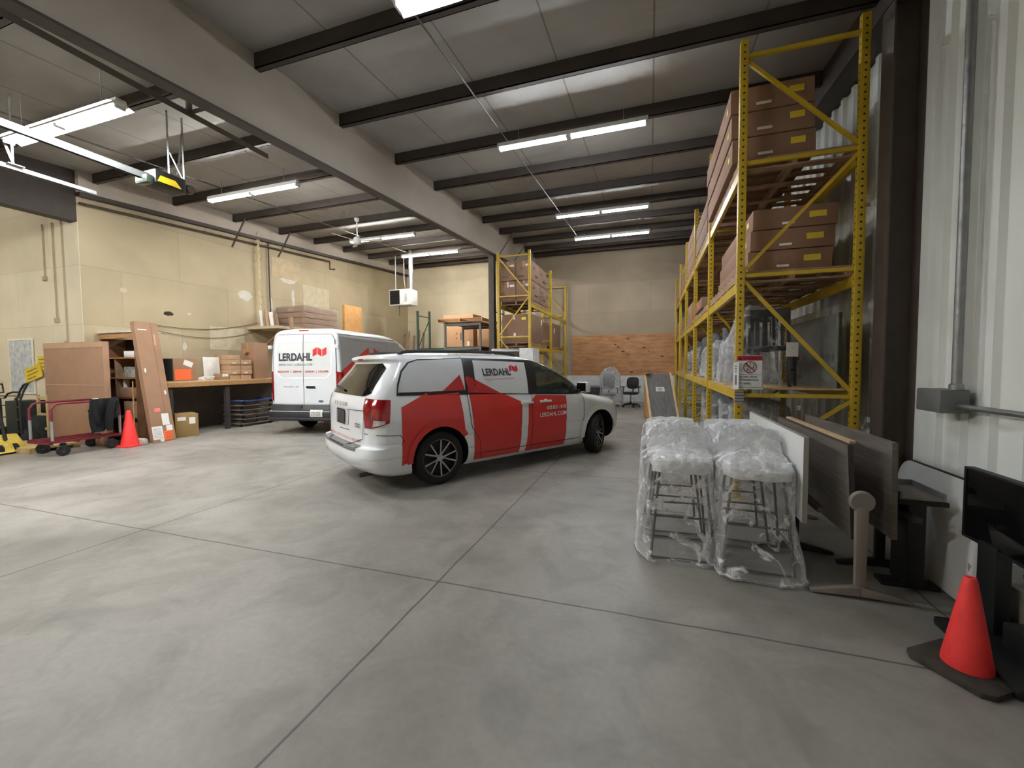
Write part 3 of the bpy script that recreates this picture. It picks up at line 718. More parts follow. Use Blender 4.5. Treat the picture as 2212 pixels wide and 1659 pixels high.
pt('web_lettering', m_whiteink, van, lambda mb: text_on(mb, 'LERDAHL.COM', S.side(.0125), 1.72, 2.28, .735, .80, .012))
# tail lamp: side and rear halves
pt('tail_lamp', m_taill, van, lambda mb: (poly_on(mb, [(-.79,1.135),(-.60,1.125),(-.635,.86),(-.72,.83),(-.80,.80)], S.side(.012), .03), poly_on(mb, [(-.84,1.135),(-.70,1.14),(-.755,.80),(-.855,.80)], S.rear(.012), .03)))
pt('reversing_lamp', m_clear, van, lambda mb: poly_on(mb, [(-.78,.895),(-.68,.885),(-.69,.85),(-.74,.835),(-.79,.815)], S.side(.017), .03))
pt('tail_lamp', m_taill, van, lambda mb: poly_on(mb, [(.84,1.135),(.70,1.14),(.755,.80),(.855,.80)], S.rear(.012), .03))
# tailgate
pt('rear_window', m_dglass, van, lambda mb: poly_on(mb, [(-.75,1.20),(-.66,1.50),(-.56,1.555),(.56,1.555),(.66,1.50),(.75,1.20),(.65,1.165),(-.65,1.165)], rr2, .05))
pt('rear_wiper', m_black, van, lambda mb: strip_on(mb, [(.02,1.20),(.38,1.235),(.52,1.24)], .025, S.rear(.03)))
pt('tailgate_gap', seam, van, lambda mb: (strip_on(mb, [(-.72,1.15),(-.735,.95),(-.70,.66),(-.3,.545),(.3,.545),(.70,.66),(.735,.95),(.72,1.15)], .009, S.rear(.011)), strip_on(mb, [(-.72,1.0),(-.25,.985)], .007, S.rear(.011))))
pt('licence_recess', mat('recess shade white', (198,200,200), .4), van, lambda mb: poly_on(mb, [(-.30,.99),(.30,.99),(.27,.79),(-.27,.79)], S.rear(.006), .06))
pt('licence_plate', mat('dark licence plate', (60,64,68), .5, 0, .5, 60), van, lambda mb: poly_on(mb, [(-.15,.965),(.15,.965),(.15,.81),(-.15,.81)], S.rear(.016), .06))
pt('licence_frame', m_black, van, lambda mb: [strip_on(mb, l, .02, S.rear(.019)) for l in ([(-.16,.97),(.16,.97)],[(-.16,.80),(.16,.80)],[(-.16,.97),(-.16,.80)],[(.16,.97),(.16,.80)])])
pt('badge_lettering', m_chrome, van, lambda mb: [text_on(mb, ch, S.rear(.014), x+.03, x-.03, 1.025, 1.065, .02) for ch, x in zip('DODGE', (.28,.16,.04,-.08,-.20))])
pt('badge', m_chrome, van, lambda mb: (strip_on(mb, [(-.52,.83),(-.64,.83)], .016, S.rear(.012)), strip_on(mb, [(-.52,.80),(-.64,.80)], .02, S.rear(.012))))
pt('tailgate_lettering', m_redink, van, lambda mb: text_on(mb, 'DISCOVER | DEFINE | DESIGN | DELIVER', S.rear(.010), .60, -.64, .61, .645))
mb = MB()                                            # bumper step pad
mb.grid(24, 5, lambda u, v: S.rear(.006)(-.66+1.32*u, .518+.062*v))
mb.build('bumper_step', mat('grey bumper step', (116,116,114), .6), van, smooth=40, fix=False)
pt('bumper_gap', seam, van, lambda mb: (strip_on(mb, [(-.92,.735),(-.75,.72),(-.5,.70),(-.45,.62)], .008, S.side(.006))))
pt('bumper_lip', m_white, van, lambda mb: (strip_on(mb, [(-.9,.37),(-.5,.335),(0,.33),(.5,.335),(.9,.37)], .03, S.rear(.014))))
pt('brake_lamp', m_taill, van, lambda mb: poly_on(mb, [(-.10,1.608),(.10,1.608),(.10,1.622),(-.10,1.622)], S.rear(.006), .05))
MB().cyl((-.86,-.55,.195),(-.70,-.55,.20),.028,14).build('exhaust_tip', m_dark, van, smooth=40)
# front end: windshield, headlamp, mirror, roof rails
pt('windshield', m_dglass, van, lambda mb: poly_on(mb, [(-.80,1.08),(-.66,1.52),(-.5,1.57),(.5,1.57),(.66,1.52),(.80,1.08)], S.front(.006), .07))
pt('headlamp', m_clear, van, lambda mb: poly_on(mb, [(3.55,.82),(3.66,.90),(3.88,.86),(3.93,.76),(3.80,.72)], S.side(.008), .05))
pt('headlamp', m_clear, van, lambda mb: poly_on(mb, [(3.55,.82),(3.66,.90),(3.88,.86),(3.93,.76),(3.80,.72)], S.side(.008, 1), .05))
pt('grille', m_black, van, lambda mb: poly_on(mb, [(-.5,.66),(.5,.66),(.45,.5),(-.45,.5)], S.front(.01), .08))
for s in (-1, 1):
    mb = MB(); y = s*(S.y(2.55,1.12)+.02)
    o = MB().obox((2.64, y+s*.10, 1.16), (.11,.22,.17)).build('door_mirror', m_white, van, bev=.03)
    MB().obox((2.583, y+s*.10, 1.16), (.006,.19,.14)).build('mirror_glass', m_dglass, o, bev=.002)
    MB().obox((2.60, y+s*.02, 1.10), (.06,.14,.04)).build('mirror_arm', m_black, o, bev=.01)
    mb = MB(); zt = lambda x: 1.700-.012*((x-.5)/1.1)**2
    mb.tube([(-.35,s*.58,1.66),(-.28,s*.58,1.705)]+[(x,s*.58,zt(x)+.022) for x in (-.1,.3,.7,1.1,1.4)]+[(1.55,s*.58,1.67)], .022, 8)
    mb.build('roof_rail', mat('roof rail black', (52,48,48), .5), van, smooth=40)
for y, sg in ((-.84,-1),(.84,1)):
    wheel(van, .05, y, .345, .215, sg)
    wheel(van, 3.12, y, .345, .215, sg, steer=.42)

# ---- the white delivery van
h2 = math.atan2(.9887,-.15)
tv = thing('delivery_van', 'tall white delivery van seen from behind, parked by the left wall', 'van', (-7.575,8.47,0), h2)
T = Shell(W=[(.30,.84),(.42,.875),(.66,.875),(.70,.87),(1.3,.872),(1.5,.865),(1.9,.84),(2.15,.81),(2.26,.78),(2.33,.72),(2.38,.60),(2.405,.42),(2.415,.15)],
          R=[(.30,-1.13),(.40,-1.2),(.50,-1.21),(.58,-1.16),(.68,-1.10),(1.2,-1.10),(1.8,-1.085),(2.2,-1.06),(2.30,-1.03),(2.36,-.97),(2.40,-.8),(2.415,-.3)],
          F=[(.30,4.55),(.6,4.65),(.9,4.6),(1.1,4.45),(1.25,4.15),(1.35,3.85),(1.7,3.35),(2.0,2.95),(2.2,2.55),(2.3,2.2),(2.38,1.7),(2.415,1.0)],
          A=[(.30,.10),(.6,.10),(2.2,.09),(2.415,.1)], B=[(.30,.7),(1.1,.8),(1.3,.6),(2.0,.55),(2.3,.6),(2.415,.4)], pr=3.0, pf=2.3)
zs = [.30,.34,.40,.46,.52,.58,.63,.68,.72,.8,.9,1.0,1.1,1.2,1.3,1.4,1.5,1.6,1.7,1.8,1.9,2.0,2.08,2.15,2.2,2.25,2.29,2.32,2.345,2.365,2.382,2.395,2.405,2.412,2.415]
body = T.mesh(zs).build('body', [m_white2, m_well], tv, smooth=38)
cut_ = []
for cx in (0, 3.5):
    for s in (-1, 1):
        o = MB().cyl((cx,s*.5,.36),(cx,s*1.2,.36),.42,32).build('cut', [m_well]); o.parent = tv; cut_.append(o)
o = MB().box(-.55,.6,-.7,.7,.1,.6).build('cut', [m_well]); o.parent = tv; cut_.append(o)
bpy.context.view_layer.update(); cut(body, cut_)
body.data.shade_smooth(); body.data.set_sharp_from_angle(angle=math.radians(38))
for s in (-1, 1):
    wheel(tv, 0, s*.70, .345, .235, s, styled=False); wheel(tv, 3.5, s*.74, .345, .235, s, styled=False)
tr = T.rear(.005); ts = T.side(.005)
m_bump = mat('dark grey bumper', (40,42,44), .55)
mb = MB()
for k, (za, zb, o1) in enumerate([(.345,.39,.055),(.39,.665,.012)]):
    mb.grid(24, 3, lambda u, v: T.rear(o1)(-.84+1.68*u, za+(zb-za)*v))
    for s in (-1,1): mb.grid(6, 3, lambda u, v: T.side(o1, s)(-1.19+.35*u, za+(zb-za)*v))
mb.build('bumper', m_bump, tv, smooth=40, fix=False)
mb = MB().box(-1.29,-1.15,-.80,.80,.335,.385); mb.build('bumper_step', m_bump, tv, bev=.015)
for s, L_ in ((-1,'right'),(1,'left')):
    d = pt('door', m_white2, tv, lambda mb: poly_on(mb, [(s*.004,.685),(s*.78,.685),(s*.78,1.5),(s*.765,1.9),(s*.74,2.13),(s*.66,2.235),(s*.004,2.245)], T.rear(.012), .08))
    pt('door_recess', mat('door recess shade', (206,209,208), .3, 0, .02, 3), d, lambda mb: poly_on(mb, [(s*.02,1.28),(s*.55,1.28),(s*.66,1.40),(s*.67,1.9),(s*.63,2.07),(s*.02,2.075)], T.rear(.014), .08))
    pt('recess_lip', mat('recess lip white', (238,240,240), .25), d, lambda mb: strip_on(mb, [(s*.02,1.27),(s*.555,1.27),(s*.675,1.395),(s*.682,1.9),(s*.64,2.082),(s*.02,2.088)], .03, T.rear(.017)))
    pt('door_gap', seam, tv, lambda mb: strip_on(mb, [(s*.788,.69),(s*.788,1.5),(s*.773,1.9),(s*.75,2.13),(s*.67,2.245),(0,2.255)], .010, T.rear(.012)))
    for hz_ in (2.0,):
        MB().obox((-1.085,s*.835,hz_-.03),(.05,.09,.08)).obox((-1.06,s*.86,hz_-.03),(.09,.03,.045)).build('hinge', mat('hinge white', (196,198,198), .4), tv, bev=.008)
    pt('tail_lamp', m_taill, tv, lambda mb: (poly_on(mb, [(-1.062,.98),(-1.062,1.40),(-.93,1.38),(-.95,1.2),(-.98,.98)] if s < 0 else [(-1.062,.75),(-1.062,1.42),(-1.0,1.40),(-1.0,.75)], T.side(.015, s), .03), poly_on(mb, [(s*.79,.78),(s*.79,1.42),(s*.815,1.42),(s*.815,.78)], T.rear(.014), .02)))
    pt('reversing_lamp', m_clear, tv, lambda mb: poly_on(mb, [(-1.062,.75),(-1.062,.97),(-.98,.97),(-1.01,.75)], T.side(.015, s), .05))
pt('centre_gap', seam, tv, lambda mb: strip_on(mb, [(0,.69),(0,2.24)], .012, T.rear(.014)))
RR = T.rear(.020)
pt('lettering', m_ink, tv, lambda mb: text_on(mb, 'LERDAHL', RR, .62, -.23, 1.655, 1.83, .035))
pt('emblem', m_red, tv, lambda mb: logo_on(mb, RR, -.24, -.57, 1.75, 1.955))
pt('phone_lettering', mat('grey small lettering', (120,124,128), .5), tv, lambda mb: text_on(mb, '608.831.1010  |  LERDAHL.COM', RR, .62, -.225, 1.535, 1.595, .015))
pt('slogan_lettering', m_redink, tv, lambda mb: text_on(mb, 'DISCOVER  |  DEFINE  |  DESIGN  |  DELIVER', RR, .66, -.62, 1.38, 1.435, .02))
pt('model_lettering', m_gryplast, tv, lambda mb: text_on(mb, 'TRANSIT 150', T.rear(.014), .52, .13, 1.055, 1.085, .02))
mb = MB()
mb.grid(10, 2, lambda u, v: T.rear(.016)(-.07-.22*u, 1.035+.03*v)); mb.obox((-1.125,-.18,1.07),(.04,.20,.035))
mb.build('door_handle', m_black, tv)
mb = MB(); mb.add([T.rear(.018)(-.42+.065*math.cos(2*PI*k/24), .745+.028*math.sin(2*PI*k/24)) for k in range(24)], [tuple(range(24))])
mb.build('oval_badge', mat('blue grey badge', (86,96,112), .3), tv)
pt('licence_plate', mat('pale licence plate', (206,206,200), .5), tv, lambda mb: poly_on(mb, [(-.22,.545),(-.52,.545),(-.52,.41),(-.22,.41)], T.rear(.03), .05))
pt('plate_lettering', m_gryplast, tv, lambda mb: text_on(mb, 'S7K220', T.rear(.034), -.25, -.47, .44, .51))
pt('reflector', mat('dark red reflector', (92,18,24), .3), tv, lambda mb: (poly_on(mb, [(-.56,.335),(-.74,.335),(-.74,.375),(-.56,.375)], T.rear(.09), .06)))
pt('brake_lamp', m_taill, tv, lambda mb: poly_on(mb, [(.17,2.325),(-.10,2.325),(-.08,2.35),(.15,2.35)], T.rear(.008), .05))
pt('side_film', mat('grey side panel film', (164,165,166), .4, 0, .03), tv, lambda mb: poly_on(mb, [(-.98,.75),(-.98,2.20),(2.3,2.19),(2.9,1.9),(3.0,1.3),(3.0,.75),(1.0,.75)], T.side(.004), .15))
pt('red_wrap', m_red, tv, lambda mb: (poly_on(mb, [(-1.0,1.42),(.26,2.0),(.31,1.82),(.3,.8),(-1.0,.8)], T.side(.008), .1), poly_on(mb, [(.50,2.0),(2.2,1.3),(2.2,.8),(.5,.8)], T.side(.008), .1)))
pt('side_crease', mat('side crease grey', (128,130,132), .5), tv, lambda mb: (strip_on(mb, [(-.65,2.14),(1.2,2.14)], .012, T.side(.008)), strip_on(mb, [(1.25,2.28),(1.27,1.2),(1.3,.7)], .012, T.side(.008)), strip_on(mb, [(-.95,2.25),(2.3,2.25)], .02, T.side(.008))))

# ---------------------------------------------------------------- pallet racks
def upright(parent, xf, xb, y, h, punched, plain, levels, w=.078, d=.07):
    """one end frame: two punched posts joined by struts; the posts are its sub-parts' parent part"""
    for x in (xf, xb):
        sgn = 1 if x == xf else -1
        mb = MB().box(-w/2,w/2,-d/2,d/2,0,h)
        mb.build('upright_post', punched, parent, bev=.006, loc=(x,y,0))
        MB().box(-.07,.07,-.06,.06,0,.012).build('base_plate', plain, parent, loc=(x,y,0))
    a, b = min(xf,xb)+.03, max(xf,xb)-.03
    for z in levels: MB().bar((a,y,z),(b,y,z),.035,.04).build('horizontal_strut', plain, parent)
    z = levels[0]
    for i in range(len(levels)-1):
        p, q = ((a, levels[i]+.05), (b, levels[i+1]-.05)) if (len(levels)-2-i) % 2 else ((b, levels[i]+.05), (a, levels[i+1]-.05))
        MB().bar((p[0],y,p[1]),(q[0],y,q[1]),.035,.035).build('diagonal_brace', plain, parent)
def rackbeams(parent, x, y0, y1, zs, m, h=.11):
    for z in zs:
        MB().box(x-.022,x+.022,y0+.035,y1-.035,z,z+h).box(x-.03,x+.03,y0+.035,y0+.042,z-.05,z+h+.02).box(x-.03,x+.03,y1-.042,y1-.035,z-.05,z+h+.02).build('beam', m, parent)
XF, XB = .945, 2.03
RY = [5.25+2.45*i for i in range(6)]
rack = thing('pallet_rack', 'long row of yellow pallet racking along the right wall', 'rack', (0,0,0))
for i, y in enumerate(RY):
    upright(rack, XF, XB, y, 5.03-.05*i, m_yelh, m_yel, [.3,1.17,2.5,3.72,4.86-.05*i] )
for i in range(5):
    for x in (XF, XB): rackbeams(rack, x, RY[i], RY[i+1], (1.12,2.33,3.58), m_yel)
# plywood decking on the lower level
for i in range(5): MB().box(XF-.02,XB+.02,RY[i]+.05,RY[i+1]-.05,1.232,1.25).build('deck_board', mat('pale deck board', (186,158,122), .7), rack)
def pallet(label, loc, rz=0., lx=1.1, ly=2.2, grp=None, cat='pallet', m=None):
    t = thing('wooden_pallet', label, cat, loc, rz, grp); m = m or m_wood2
    for k in range(3): MB().box(-lx/2+k*(lx-.05)/2,-lx/2+k*(lx-.05)/2+.05,-ly/2,ly/2,.018,.105).build('stringer', m, t)
    n = max(5, int(ly/.24)); mt, mb_ = MB(), MB()
    for k in range(n):
        y = -ly/2+k*(ly-.11)/(n-1)
        mt.box(-lx/2,lx/2,y,y+.11,.105,.123)
        if k % 2 == 0 or ly < 1.5: mb_.box(-lx/2,lx/2,y,y+.11,0,.018)
    mt.build('top_boards', m, t); mb_.build('bottom_boards', m, t)
    return t
names = ['nearest','second','third','fourth','farthest']
for lv, zz in (('upper',3.695),('middle',2.445)):
    for i in range(5):
        pallet('wooden pallet on the %s right rack level, %s bay' % (lv, names[i]), (1.48, (RY[i]+RY[i+1])/2, zz))
def carton(label, loc, size, rz=0., m=None, grp=None, tape=True, name='cardboard_box', cat='box', labels=(), tilt=None):
    """size = x,y,z of a shipping box standing at loc; flaps seam and labels as parts"""
    t = thing(name, label, cat, loc, rz, grp); sx, sy, sz = size; m = m or m_card
    MB().box(-sx/2,sx/2,-sy/2,sy/2,0,sz).build('shell', m, t, bev=min(.012, sz*.06))
    if tape:
        mb = MB().box(-.03,.03,-sy/2-.002,sy/2+.002,sz-.001,sz+.002).box(-.03,.03,-sy/2-.003,-sy/2+.001,sz*.7,sz+.002)
        mb.build('tape', mat('parcel tape', (176,146,112), .3), t)
    for (f, u0, u1, v0, v1, mm) in labels:
        mb = MB(); e = .003
        if f == '-y': mb.box(u0,u1,-sy/2-e,-sy/2,v0,v1)
        elif f == '+x': mb.box(sx/2,sx/2+e,u0,u1,v0,v1)
        elif f == '-x': mb.box(-sx/2-e,-sx/2,u0,u1,v0,v1)
        mb.build('label', mm, t)
    if tilt: t.rotation_euler.x = tilt[0]; t.rotation_euler.y = tilt[1]
    return t
m_cardD = mat('dark brown carton', (142,108,85), .8, 0, .06, 4, .08, 90)
pos = ['bottom','middle','top']
for k in range(3):
    carton('long brown carton, %s of the three stacked on the upper near rack level' % pos[k], (1.285-.012*k,6.5,3.822+.278*k), (.82,2.1,.27), 0, m_cardD, tape=False,
           labels=[('-y',.17,.31,.13,.20,m_yellab),('-y',-.15,.0,.06,.09,m_tape),('-x',-.9,-.8,.1,.16,m_yellab)])
    carton('long brown carton, %s of the three stacked on the middle near rack level' % pos[k], (1.465+.022*k,6.55,2.572+.235*k), (.82,2.2,.228), 0, m_cardD, tape=False,
           labels=[('-y',.14,.30,.09,.155,m_yellab),('-y',-.12,.0,.04,.065,m_tape),('-x',-.9,-.8,.1,.16,m_yellab)])
for i in (1,2,3,4):
    for k in range(2 if i != 2 else 3):
        nm = ['lower','upper','topmost'][k]
        carton('%s carton on the upper level in the %s rack bay' % (nm, names[i]), (1.40, (RY[i]+RY[i+1])/2+.1*(i%2), 3.82+.30*k), (.95,1.9-.2*i*.3,.29), 0, m_card3 if i%2 else m_card, tape=False)
for i in (2,4):
    carton('carton on the middle level in the %s rack bay' % names[i], (1.36, (RY[i]+RY[i+1])/2, 2.572), (.85,1.3,.42), 0, m_card, tape=False)
carton('low open brown tray box on the middle rack level with an orange label', (1.25,(RY[1]+RY[2])/2+.2,2.572), (.7,1.2,.2), 0, m_card3, tape=False, labels=[('-x',-.2,.1,.05,.15,m_orange)])
# hanging warning sign and bar-code tag on the near post
t = thing('warning_sign', 'white warning sign with red header on the front rack post', 'sign', (1.045,5.19,1.24))
MB().box(-.128,.128,-.004,.004,0,.375).build('panel', mat('sign grey white', (206,206,202), .5), t)
F_ = lambda u, v: (u, -.006, v)
mb = MB(); poly_on(mb, [(-.128,.318),(.120,.318),(.120,.372),(-.128,.372)], F_, .1); mb.build('red_header', mat('sign red', (170,34,52), .5), t)
mb = MB(); text_on(mb, 'WARNING', lambda u,v: (u,-.008,v), -.07, .105, .328, .360, .01)
mb.add([(-.118,-.008,.327),(-.082,-.008,.327),(-.10,-.008,.362)], [(0,1,2)]); mb.build('header_lettering', mat('sign dark red ink', (70,12,20), .5), t)
mb = MB(); ring = arc(0,.245,.062,0,2*PI,28)
strip_on(mb, ring, .010, lambda u,v: (u,-.008,v)); strip_on(mb, [(-.044,.289),(.044,.201)], .010, lambda u,v: (u,-.008,v)); mb.build('prohibition_ring', mat('sign ring red', (150,44,64), .5), t)
mb = MB(); G_ = lambda u, v: (u, -.0075, v)
for l in ([(0,.30),(0,.192)],[(0,.28),(.035,.28)],[(.035,.285),(.035,.205)],[(0,.24),(.035,.24)]): strip_on(mb, l, .005, G_)
for l in ([(-.035,.27),(-.012,.245),(-.002,.26)],[(-.012,.245),(-.03,.225),(-.035,.205)],[(-.03,.225),(-.012,.21),(-.012,.2)],[(-.05,.25),(-.03,.255)]): strip_on(mb, l, .006, G_)
mb.lathe([(0,0),(.008,0),(.008,.0005),(0,.0005)],10,Matrix.Translation((-.036,-.0075,.282))@Matrix.Rotation(PI/2,4,'X'))
mb.build('pictogram', m_ink, t)
mb = MB()
for txt, w, z in (('Do not climb',.19,.128),('on equipment',.205,.092),('or racks.',.13,.056)): text_on(mb, txt, G_, -.118, -.118+w, z, z+.024, .012)
strip_on(mb, [(-.124,.165),(.120,.165)], .003, G_); strip_on(mb, [(.121,.02),(.121,.37)], .004, G_); strip_on(mb, [(-.126,.02),(.121,.02)], .003, G_)
mb.build('lettering', m_ink, t)
t = thing('location_tag', 'narrow white location tag standing beside the warning sign', 'tag', (.905,5.17,1.24), -.55)
MB().box(-.03,.03,-.002,.002,0,.30).build('card', mat('tag white', (226,226,228), .5), t)
mb = MB()
for z, h, w in ((.05,.11,.022),(.20,.012,.02),(.225,.012,.024),(.25,.012,.026),(.18,.01,.012)): strip_on(mb, [(0,z),(0,z+h)], w, lambda u,v: (u,-.003,v))
mb.build('lettering', m_gryplast, t)
t = thing('beam_plate', 'slotted grey plate clipped to the front post under the warning sign', 'plate', (XF,5.203,1.08))
MB().box(-.045,.045,-.012,.0,0,.14).build('plate', mat('grey clip', (150,148,142), .5), t)
mb = MB()
for k in range(4): mb.box(-.046,.046,-.014,-.011,.018+.034*k,.026+.034*k)
mb.build('slot', m_ink, t)
# rack at the back left (two bays, yellow)
LX0, LX1 = -4.41, -3.42; LY = [11.97,14.72,17.45]
rk = thing('pallet_rack', 'yellow pallet rack at the back beside the brown column', 'rack', (0,0,0))
for i, y in enumerate(LY): upright(rk, LX1, LX0, y, 4.93-.04*i, m_yelh, m_yel, [1.2,2.38,3.6,4.8])
for i in range(2):
    for x in (LX0, LX1): rackbeams(rk, x, LY[i], LY[i+1], (1.98,3.26), m_yel)
for i, z, nm in ((0,2.09,'lower near'),(1,2.09,'lower far'),(0,3.37,'upper near')):
    pallet('wooden pallet on the %s level of the back yellow rack' % nm, (-3.92,(LY[i]+LY[i+1])/2-.2,z), 0, 1.0, 1.9)
for iz in range(2):
    for ix in range(2):
        for iy in range(2):
            carton('%s %s %s carton of the block on top of the back yellow rack' % (['lower','upper'][iz], ['front','rear'][iy], ['left','right'][ix]), (-4.16+.50*ix, 12.62+.98*iy, 3.495+.60*iz), (.49,.95,.585), 0, m_card3, 
                   labels=[('-y',.06,.2,.42,.48,m_tape),('-y',-.18,.02,.1,.14,m_ink),('+x',-.1,.3,.15,.2,m_ink),('+x',-.3,-.1,.36,.42,m_ink)])
carton('big brown carton with a yellow tag on the lower near bay of the back rack', (-3.93,12.95,2.215), (.96,1.35,.88), 0, m_card3, labels=[('-y',.16,.30,.70,.78,mat('bright yellow tag',(232,222,40),.5)),('-y',-.1,-.03,.2,.3,m_tape),('-y',-.12,-.05,.72,.84,m_tape),('+x',.45,.58,.62,.8,m_tape)], tape=False)
carton('big brown carton on the lower far bay of the back rack', (-3.93,15.75,2.215), (.96,1.5,.86), 0, m_card3, tape=False, labels=[('+x',-.4,-.25,.5,.68,m_tape)])
# green racks in the left back corner
gr = thing('pallet_rack', 'tall dark green rack against the back left wall', 'rack', (0,0,0))
for x in (-9.42, -5.9):
    for y, xx in ((15.6,x),(16.6,x+.0)):
        MB().box(-.04,.04,-.04,.04,0,3.95 if y > 16 else 3.85).build('upright_post', m_grnh, gr, bev=.005, loc=(xx,y,0))
    MB().bar((x,15.63,3.65),(x,16.57,3.65),.035,.035).bar((x,15.63,2.3),(x,16.57,3.55),.03,.03).bar((x,16.57,2.2),(x,15.63,1.0),.03,.03).build('brace', m_grn, gr)
for y in (15.6,16.6): MB().box(-9.40,-5.92,y-.03,y+.03,2.12,2.26).build('beam', m_grn, gr)
carton('tall tan carton on the green rack at the back left', (-7.55,16.1,2.27), (1.35,.9,1.35), 0, mat('tan carton', (196,152,112), .8, 0, .06, 4), tape=False, labels=[('-y',-.55,-.45,.85,1.02,m_tape),('-y',.4,.5,.05,.25,m_tape),('-y',.1,.14,.3,.6,m_ink),('-y',-.1,-.05,.55,.6,m_ink),('-y',-.1,-.05,.35,.4,m_ink)])
carton('small tan carton beside the tall one on the green rack', (-6.35,16.1,2.27), (.75,.8,.75), 0, MATS['tan carton'], tape=False)
g2 = thing('pallet_rack', 'low grey-green rack with a pallet on its roof, in front of the brown column', 'rack', (0,0,0))
for x in (-6.98, -5.62):
    for y in (13.4, 14.9):
        MB().box(-.035,.035,-.035,.035,0,3.05).build('upright_post', m_ggry, g2, bev=.005, loc=(x,y,0))
    MB().bar((x,13.43,1.0),(x,14.87,1.9),.03,.03).build('brace', m_ggry, g2)
for z in (2.08, 2.92):
    for y in (13.4,14.9): MB().box(-6.95,-5.65,y-.025,y+.025,z,z+.09).build('beam', m_ggry, g2)
MB().bar((-5.62,13.42,1.95),(-6.3,13.42,1.4),.03,.03).build('brace', m_ggry, g2)
m_rb = mat('red brown board', (132,70,52), .7, 0, .25, 5)
MB().box(-6.98,-5.62,13.36,14.92,3.02,3.045).build('roof_board', m_rb, g2)
MB().box(-6.98,-5.62,13.36,14.92,2.17,2.19).build('shelf_board', m_rb, g2)
pallet('pale wooden pallet lying on the roof of the low grey-green rack', (-6.35,14.05,3.05), 0, 1.75, 1.6, m=mat('fresh pallet wood', (188,146,104), .7, 0, .2, 6))
for k in range(3):
    carton('flat red-brown carton %s on the low grey-green rack' % ['at the bottom','in the middle','at the top'][k], (-6.3,14.1,1.50+.17*k), (1.1,1.1,.16), 0, m_rb, tape=False)
# loose timbers leaning in the corner
for k, (x, h, w, lab) in enumerate([(-10.4,2.95,.09,'first'),(-10.25,3.1,.06,'second'),(-10.08,2.9,.10,'third'),(-9.92,3.15,.07,'fourth'),(-9.78,3.05,.09,'fifth')]):
    o = MB().box(-w/2,w/2,-.02,.02,0,h).build('timber', m_wood2 if k%2 else mat('grey timber', (120,108,94), .8), None, loc=(x,15.9+.05*k,0)); o.rotation_euler.x = -.13; o.rotation_euler.y = .02*(k-2)
    tag(o, '%s from the left of the old timbers leaning in the back left corner' % lab, 'timber', 'old timbers leaning in the back corner')
# white cabinet by the column
t = thing('white_cabinet', 'white cabinet with a dark glass front below the back yellow rack', 'cabinet', (-3.62,11.2,0))
MB().box(-.60,-.52,-.35,.35,0,1.98).box(.22,.60,-.35,.35,0,1.98).box(-.52,.22,-.35,.35,1.90,1.98).box(-.52,.22,-.35,.35,0,1.0).box(-.52,.22,.30,.35,1.0,1.9).build('case', mat('cabinet white', (214,216,216), .45), t, bev=.01)
MB().box(-.52,.22,-.335,-.325,1.0,1.90).build('glass_front', m_dglass, t)
# ---------------------------------------------------------------- back of the hall: chairs and the ramp
def office_chair(label, loc, rz, headrest=False, arms=True, m=None, seat_h=.47, back=.5, wrap=None, wrap_r=.36, wrap_h=1.15, base=True):
    t = thing('office_chair', label, 'chair', loc, rz); m = m or m_fabric
    mb = MB()
    for k in range(5):
        a = 2*PI*k/5+.3
        mb.tube([(0,0,.12),(.15*math.cos(a),.15*math.sin(a),.11),(.31*math.cos(a),.31*math.sin(a),.075)],[.035,.028,.018],8)
    mb.cyl((0,0,.08),(0,0,.2),.035,12); mb.build('base', m_black, t, smooth=50)
    for k in range(5):
        a = 2*PI*k/5+.3; c = Vector((.31*math.cos(a), .31*math.sin(a), .03)); p = Vector((-math.sin(a), math.cos(a), 0))
        MB().cyl(c-p*.025, c+p*.025, .03, 12).build('caster', m_black, t, smooth=50)
    MB().cyl((0,0,.18),(0,0,seat_h-.06),.025,12).build('gas_lift', m_steel, t, smooth=50)
    mb = MB(); 
    def cush(u, v):
        a = 2*PI*u; r = [0,.9,1.,1.,.9,0][min(5,int(v*5+.5))]; z = [.0,.0,.02,.06,.085,.07][min(5,int(v*5+.5))]
        c, s_ = math.cos(a), math.sin(a); q = 3.2
        return (.24*r*math.copysign(abs(c)**(2/q),c), .24*r*math.copysign(abs(s_)**(2/q),s_), seat_h-.05+z)
    mb.grid(32,5,cush); mb.build('seat', m, t, smooth=60)
    mb = MB()
    def bk(u, v):
        a = 2*PI*u; r = [0,.92,1.,1.,.92,0][min(5,int(v*5+.5))]; d = [-.03,-.03,-.015,.015,.03,.03][min(5,int(v*5+.5))]
        c, s_ = math.cos(a), math.sin(a); q = 3.2; x = .22*r*math.copysign(abs(c)**(2/q),c); z = back/2*r*math.copysign(abs(s_)**(2/q),s_)
        return (x, .22+d+.12*(z+.25)-x*x*.8, seat_h+.14+back/2+z)
    mb.grid(32,5,bk); mb.build('backrest', m, t, smooth=60)
    MB().tube([(0,.05,seat_h-.06),(0,.24,seat_h-.04),(0,.28,seat_h+.3)],.025,8).build('back_support', m_black, t, smooth=50)
    if headrest: MB().obox((0,.33,seat_h+.14+back+.13),(.26,.07,.15),Matrix.Rotation(-.2,3,'X')).build('headrest', m, t, bev=.03)
    if arms:
        for s in (-1,1): MB().tube([(s*.2,.02,seat_h-.03),(s*.28,.02,seat_h),(s*.28,.02,seat_h+.2)],.018,8).obox((s*.28,0,seat_h+.215),(.07,.25,.03)).build('armrest', m_black, t, smooth=50)
    return t
